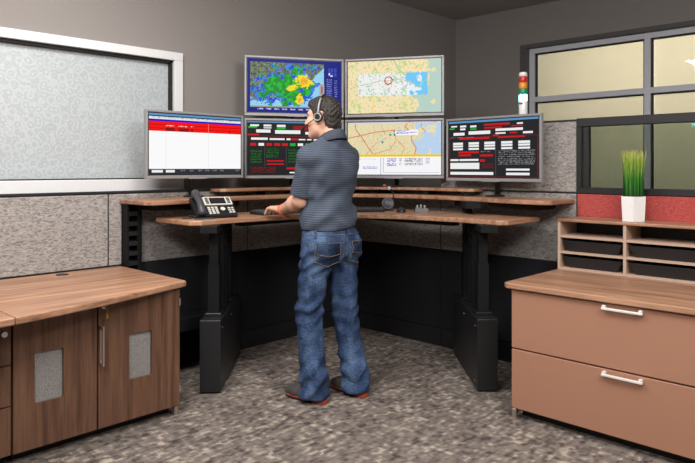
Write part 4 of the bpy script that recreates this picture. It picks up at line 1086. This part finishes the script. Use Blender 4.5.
# polo shirt
P_ = Field((-.34, -.26, .93), (.34, .40, 1.60), .006)
torso(P_, .006)
P_.ell((0, .005, 1.06), (.178, .140, .13), .05)
SLL = SHL + (ELL - SHL) * .86; SLR = SHR + (ELR - SHR) * .86
X, Y, Z = P_.grid()
fold = .0045 * wob(X, Y, Z, 1.0) + .006 * np.sin((Z - .9 * X) * 42 + 2.2 * np.sin(X * 14)) * np.clip((1.36 - Z) / .2, 0, 1) * np.clip((Z - .98) / .08, 0, 1)
P_.f += fold.astype(np.float32)
hem = 1.003 + .008 * np.sin(X * 14) + .012 * X
P_.f = np.maximum(P_.f, hem - Z)
for S_, E1 in ((SHL, SLL), (SHR, SLR)):                              # sleeves, cut at the cuff plane, joined to the shirt
    Q_ = Field((-.34, -.26, .93), (.34, .40, 1.60), .006)
    Q_.seg(S_, S_ + (E1 - S_) * .05, .068, .067, .04); Q_.seg(S_, S_ + (E1 - S_) * 1.3, .060, .069, .012)
    d = (E1 - S_) / np.linalg.norm(E1 - S_)
    cut = (X - E1[0]) * d[0] + (Y - E1[1]) * d[1] + (Z - E1[2]) * d[2]
    Q_.f = np.maximum(Q_.f + .0025 * wob(X, Y, Z, 2.0).astype(np.float32), cut.astype(np.float32))
    kk = (.006 + .03 * np.clip((Z - 1.36) / .08, 0, 1) + 0 * X + 0 * Y).astype(np.float32)
    h_ = np.clip(.5 + .5 * (P_.f - Q_.f) / kk, 0, 1); P_.f = (P_.f * (1 - h_) + Q_.f * h_ - kk * h_ * (1 - h_)).astype(np.float32)
# neck opening
nk = np.sqrt((X - 0) ** 2 + (Y + .02) ** 2) - .066
P_.f = np.maximum(P_.f, np.minimum(1e3, -(np.maximum(nk, 1.50 - Z))))
V, Fq = P_.nets(); sh = np_mesh('polo_shirt', V, Fq, M['polo'], man)
# collar band, high at the nape
cb = bmesh.new(); n = 40; rows = []
for (r, z) in ((.064, 1.500), (.066, 1.575), (.069, 1.582), (.074, 1.578), (.094, 1.528), (.092, 1.522), (.076, 1.545)):
    ring = []
    for k_ in range(n):
        a = 2 * math.pi * k_ / n; c, s_ = math.cos(a), math.sin(a)
        ring.append(cb.verts.new((r * c * 1.02, -.018 + r * s_ * 1.06, z - .030 * (s_ + .6) * (1 if z > 1.51 else .4))))
    rows.append(ring)
for A, B in zip(rows, rows[1:]):
    for k_ in range(n): f = cb.faces.new((A[k_], A[(k_ + 1) % n], B[(k_ + 1) % n], B[k_])); f.smooth = True
bmesh.ops.recalc_face_normals(cb, faces=cb.faces)
mb = MB(); mb.bm.free(); mb.bm = cb; mb.build('collar', M['polo_plain'], sh)

# jeans
J = Field((-.34, -.34, .0), (.34, .30, 1.08), .006)
J.ell((0, .0, .97), (.170, .128, .15), .05); J.ell((0, -.035, .90), (.160, .115, .11), .05)
J.ell((-.085, -.065, .885), (.088, .075, .095), .04); J.ell((.085, -.075, .885), (.088, .075, .095), .04)
for H_, K_, A_ in ((HIPL, KNL, ANL), (HIPR, KNR, ANR)):
    J.seg(H_, K_, .098, .076, .035); J.seg(K_, va(A_[0], A_[1] + .004, .04), .076, .078, .03)
    J.seg(va(A_[0], A_[1], .16), va(A_[0], A_[1] + .012, .03), .068, .077, .03)
X, Y, Z = J.grid()
lowf = np.clip((.36 - Z) / .28, 0, 1); kn = np.exp(-((Z - .52) / .10) ** 2); st = np.exp(-((Z - .80) / .07) ** 2)
wr = .0045 * wob(X, Y, Z) + .008 * lowf * np.sin(Z * 62 + 3.2 * np.sin(X * 22 + 1) + 2 * np.sin(Y * 18)) + .007 * kn * np.sin(Z * 75 + 2.5 * np.sin(X * 25)) + .008 * st * np.sin((Z + .7 * np.abs(X)) * 80 + 2 * np.sin(Y * 20))
J.f += wr.astype(np.float32)
J.f = np.maximum(J.f, Z - 1.04); J.f = np.maximum(J.f, .028 - Z)
V, Fq = J.nets(); je = np_mesh('jeans', V, Fq, M['denim'], man)
bvh = BVHTree.FromPolygons([tuple(v) for v in V], [tuple(q) for q in Fq])
def patch(name, uv, origin, du, dv, dn, mat, off, parent, nu=10, nv=10):
    """cloth patch with outline uv=(u0,u1,v0,v1,point) pressed on to the jeans"""
    u0, u1, v0, v1, pt = uv; b = bmesh.new(); R = []
    for j in range(nv + 1):
        row = []
        for i in range(nu + 1):
            u = u0 + (u1 - u0) * i / nu; fv = j / nv; v = v0 + (v1 - v0) * fv
            v -= pt * (1 - abs(2 * i / nu - 1)) * (1 - fv)
            o = Vector(origin) + Vector(du) * u + Vector(dv) * v
            hit = bvh.ray_cast(o, -Vector(dn))
            q = hit[0] if hit[0] is not None else o - Vector(dn) * .3
            row.append(b.verts.new(q + Vector(dn) * off))
        R.append(row)
    for j in range(nv):
        for i in range(nu): b.faces.new((R[j][i], R[j][i + 1], R[j + 1][i + 1], R[j + 1][i])).smooth = True
    bmesh.ops.solidify(b, geom=b.faces[:], thickness=-.003)
    bmesh.ops.recalc_face_normals(b, faces=b.faces)
    m = MB(); m.bm.free(); m.bm = b; return m.build(name, mat, parent), [v for v in R]
def stitch(name, pts2, origin, du, dv, dn, off, parent, r=.0014):
    P3 = []
    for (u, v) in pts2:
        o = Vector(origin) + Vector(du) * u + Vector(dv) * v; hit = bvh.ray_cast(o, -Vector(dn))
        if hit[0] is not None: P3.append(hit[0] + Vector(dn) * off)
    if len(P3) > 2: MB().tube(P3, r, 5).build(name, M['thread'], parent)
def dens(pl, n=8):
    o = []
    for (a, b), (c, d) in zip(pl, pl[1:]):
        for k_ in range(n): o.append((a + (c - a) * k_ / n, b + (d - b) * k_ / n))
    return o + [pl[-1]]
UPV = (0, 0, 1)
for (cx, ang) in ((-.095, 26), (.085, -20)):
    a = math.radians(ang); dn = (-math.sin(a), -math.cos(a), 0); du = (math.cos(a), -math.sin(a), 0)
    og = Vector((cx, -.06, 0)) + Vector(dn) * .35
    pk, _ = patch('back_pocket', (-.078, .078, .815, .935, .03), og, du, UPV, dn, M['denim'], .004, je)
    stitch('pocket_stitching', dens([(-.074, .928), (-.074, .818), (0, .789), (.074, .818), (.074, .928), (-.074, .928)]), og, du, UPV, dn, .006, pk)
    stitch('pocket_stitching', dens([(-.074, .865), (0, .850), (.074, .865)]), og, du, UPV, dn, .006, pk)
for x, ang in ((0.0, 0), (-.12, 40), (.12, -40)):
    a = math.radians(ang); dn = (-math.sin(a), -math.cos(a), 0); du = (math.cos(a), -math.sin(a), 0); og = Vector((x, 0, 0)) + Vector(dn) * .4
    patch('belt_loop', (-.007, .007, .955, 1.035, 0), og, du, UPV, dn, M['denim'], .006, je, 2, 6)
for a in (0, 40, -40, 75):
    aa = math.radians(a); dn = (-math.sin(aa), -math.cos(aa), 0); du = (math.cos(aa), -math.sin(aa), 0); og = Vector(dn) * .5
    stitch('waist_stitching', dens([(-.06, .972), (.06, .972)], 10), og, du, UPV, dn, .002, je)
stitch('centre_seam', dens([(0, .965), (0, .84)], 10), (0, -.5, 0), (1, 0, 0), UPV, (0, -1, 0), .002, je)

# shoes: suede upper, red-brown sole and heel
for A_, dirv in ((ANL, va(-.20, .98, 0)), (ANR, va(.03, 1, 0))):
    dirv = dirv / np.linalg.norm(dirv); sd = np.cross(dirv, va(0, 0, 1)); hl = va(A_[0], A_[1], 0) - dirv * .075
    S_ = Field(va(A_[0], A_[1], 0) - va(.2, .2, .01), va(A_[0], A_[1], 0) + va(.2, .33, .2), .005)
    q = lambda a, z: hl + dirv * a + va(0, 0, z)
    S_.seg(q(.035, .055), q(.10, .050), .036, .038, .03); S_.seg(q(.10, .045), q(.205, .038), .040, .040, .03); S_.seg(q(.205, .036), q(.268, .032), .038, .024, .03)
    S_.seg(q(.05, .07), q(.062, .125), .030, .028, .03); S_.seg(q(.09, .075), q(.16, .055), .03, .025, .03)
    Z = S_.grid()[2]; S_.f = np.maximum(S_.f, .020 - Z)
    V, Fq = S_.nets(); so = np_mesh('shoe', V, Fq, M['shoe'], man)
    out = []
    for a, w_ in ((-.004, .018), (.02, .034), (.08, .036), (.16, .042), (.21, .043), (.25, .036), (.278, .020), (.288, .006)): out.append((a, w_))
    poly = [hl + dirv * a + sd * w_ for a, w_ in out] + [hl + dirv * a - sd * w_ for a, w_ in out[::-1]]
    MB().prism([(p[0], p[1]) for p in poly], .012, .023, .003, 1).build('sole', M['sole'], so)
    hp_ = [hl + dirv * a + sd * w_ for a, w_ in ((-.004, .018), (.02, .033), (.075, .034))] + [hl + dirv * a - sd * w_ for a, w_ in ((.075, .034), (.02, .033), (-.004, .018))]
    MB().prism([(p[0], p[1]) for p in hp_], .0, .014, .002, 1).build('heel', M['sole'], so)
    fp = [hl + dirv * a + sd * w_ for a, w_ in ((.13, .034), (.21, .040), (.25, .034), (.275, .02))] + [hl + dirv * a - sd * w_ for a, w_ in ((.275, .02), (.25, .034), (.21, .040), (.13, .034))]
    MB().prism([(p[0], p[1]) for p in fp], .0, .0125, .002, 1).build('outsole', M['blk_plastic'], so)

# hair
Hr = Field(HC - va(.15, .15, .14), HC + va(.15, .15, .15), .004)
Hr.ell(hd_(-.019, 0, .026), (.103, .082, .104), .01, HB); Hr.ell(hd_(-.045, 0, -.045), (.060, .062, .062), .02, HB)
Hr.ell(hd_(.04, 0, .085), (.045, .055, .030), .03, HB)
X, Y, Z = Hr.grid(); X, Y, Z = X - HC[0], Y - HC[1], Z - HC[2]
u = X * HU[0] + Y * HU[1] + Z * HU[2]; v = X * HV[0] + Y * HV[1] + Z * HV[2]; w_ = X * HWv[0] + Y * HWv[1] + Z * HWv[2]
Hr.f += (.0022 * np.sin(u * 150 + 6 * np.sin(w_ * 45)) * np.sin(v * 130 + 5 * np.sin(w_ * 60)) + .0018 * np.sin(w_ * 210 + 5 * np.sin(u * 60))).astype(np.float32)
line_ = np.interp(u, [-.12, -.05, -.036, -.032, .008, .012, .034, .040, .060, .085, .12], [-.092, -.088, -.050, .028, .032, -.020, -.016, .036, .062, .074, .080]).astype(np.float32)
Hr.f = np.maximum(Hr.f, (line_ + .004 * np.sin(v * 90) - w_) * .7)
V, Fq = Hr.nets(); ho = np_mesh('hair', V, Fq, M['hair'], man)
for s_ in (-1, 1):
    e = MB(); e.lathe([(.0001, -.0115), (.007, -.0092), (.0115, 0), (.007, .0092), (.0001, .0115)], 12, tuple(hd_(.0705, .031 * s_, .003))); e.build('eye', M['eye'], man, True)
    MB().tube([tuple(hd_(.092, .014 * s_, .024)), tuple(hd_(.090, .032 * s_, .029)), tuple(hd_(.076, .050 * s_, .022))], (.003, .004, .002), 6).build('eyebrow', M['hair'], man)
# orange wrist band
wd = (WRL - ELL) / np.linalg.norm(WRL - ELL); wc_ = Vector(WRL - wd * .012); w0 = Vector(wd).cross(Vector((0, 0, 1))).normalized(); w1_ = Vector(wd).cross(w0)
MB().tube([wc_ + w0 * (.034 * math.cos(a)) + w1_ * (.034 * math.sin(a)) for a in np.linspace(0, 2 * math.pi, 25)[:-1]], .005, 8, True).build('wristband', M['orange'], man)

# headset worn by the man
hs = thing('headset', 'black and silver telephone headset with boom microphone on the man', 'headset', PO)
def hv(u, v, w): return Vector(hd_(u, v, w))
arc = [hv(-.008 - .016 * math.sin(a), .098 * math.cos(a), .008 + .128 * math.sin(a)) for a in np.linspace(0.05, math.pi - 0.05, 30)]
MB().tube(arc, .0042, 8).build('headband', M['blk_plastic'], hs)
MB().tube(arc[:9], .0062, 8).build('band_slider', M['silver'], hs)
Rv = Matrix((HU, HWv, HV)).transposed().to_4x4()
ec = MB(); ec.lathe([(.028, 0), (.031, .006), (.028, .018), (.012, .020)], 24, hv(-.006, .083, -.006), Rv); eo = ec.build('ear_cup', M['blk_plastic'], hs)
ri = MB(); ri.tube([hv(-.006 + .021 * math.cos(a), .103, -.006 + .021 * math.sin(a)) for a in np.linspace(0, 2 * math.pi, 25)[:-1]], .0045, 8, True); ri.build('ring', M['silver'], eo)
ec = MB(); ec.lathe([(.026, 0), (.029, -.006), (.026, -.018), (.012, -.020)], 24, hv(-.006, -.083, -.006), Rv); ec.build('ear_cup', M['blk_plastic'], hs)
MB().tube([hv(.0, .104, -.012), hv(.04, .098, -.028), hv(.08, .080, -.046), hv(.112, .055, -.062)], .0032, 8).build('boom', M['blk_plastic'], hs)
MB().tube([hv(.104, .061, -.058), hv(.122, .047, -.067)], (.007, .0075), 10).build('microphone', M['blk_plastic'], hs)
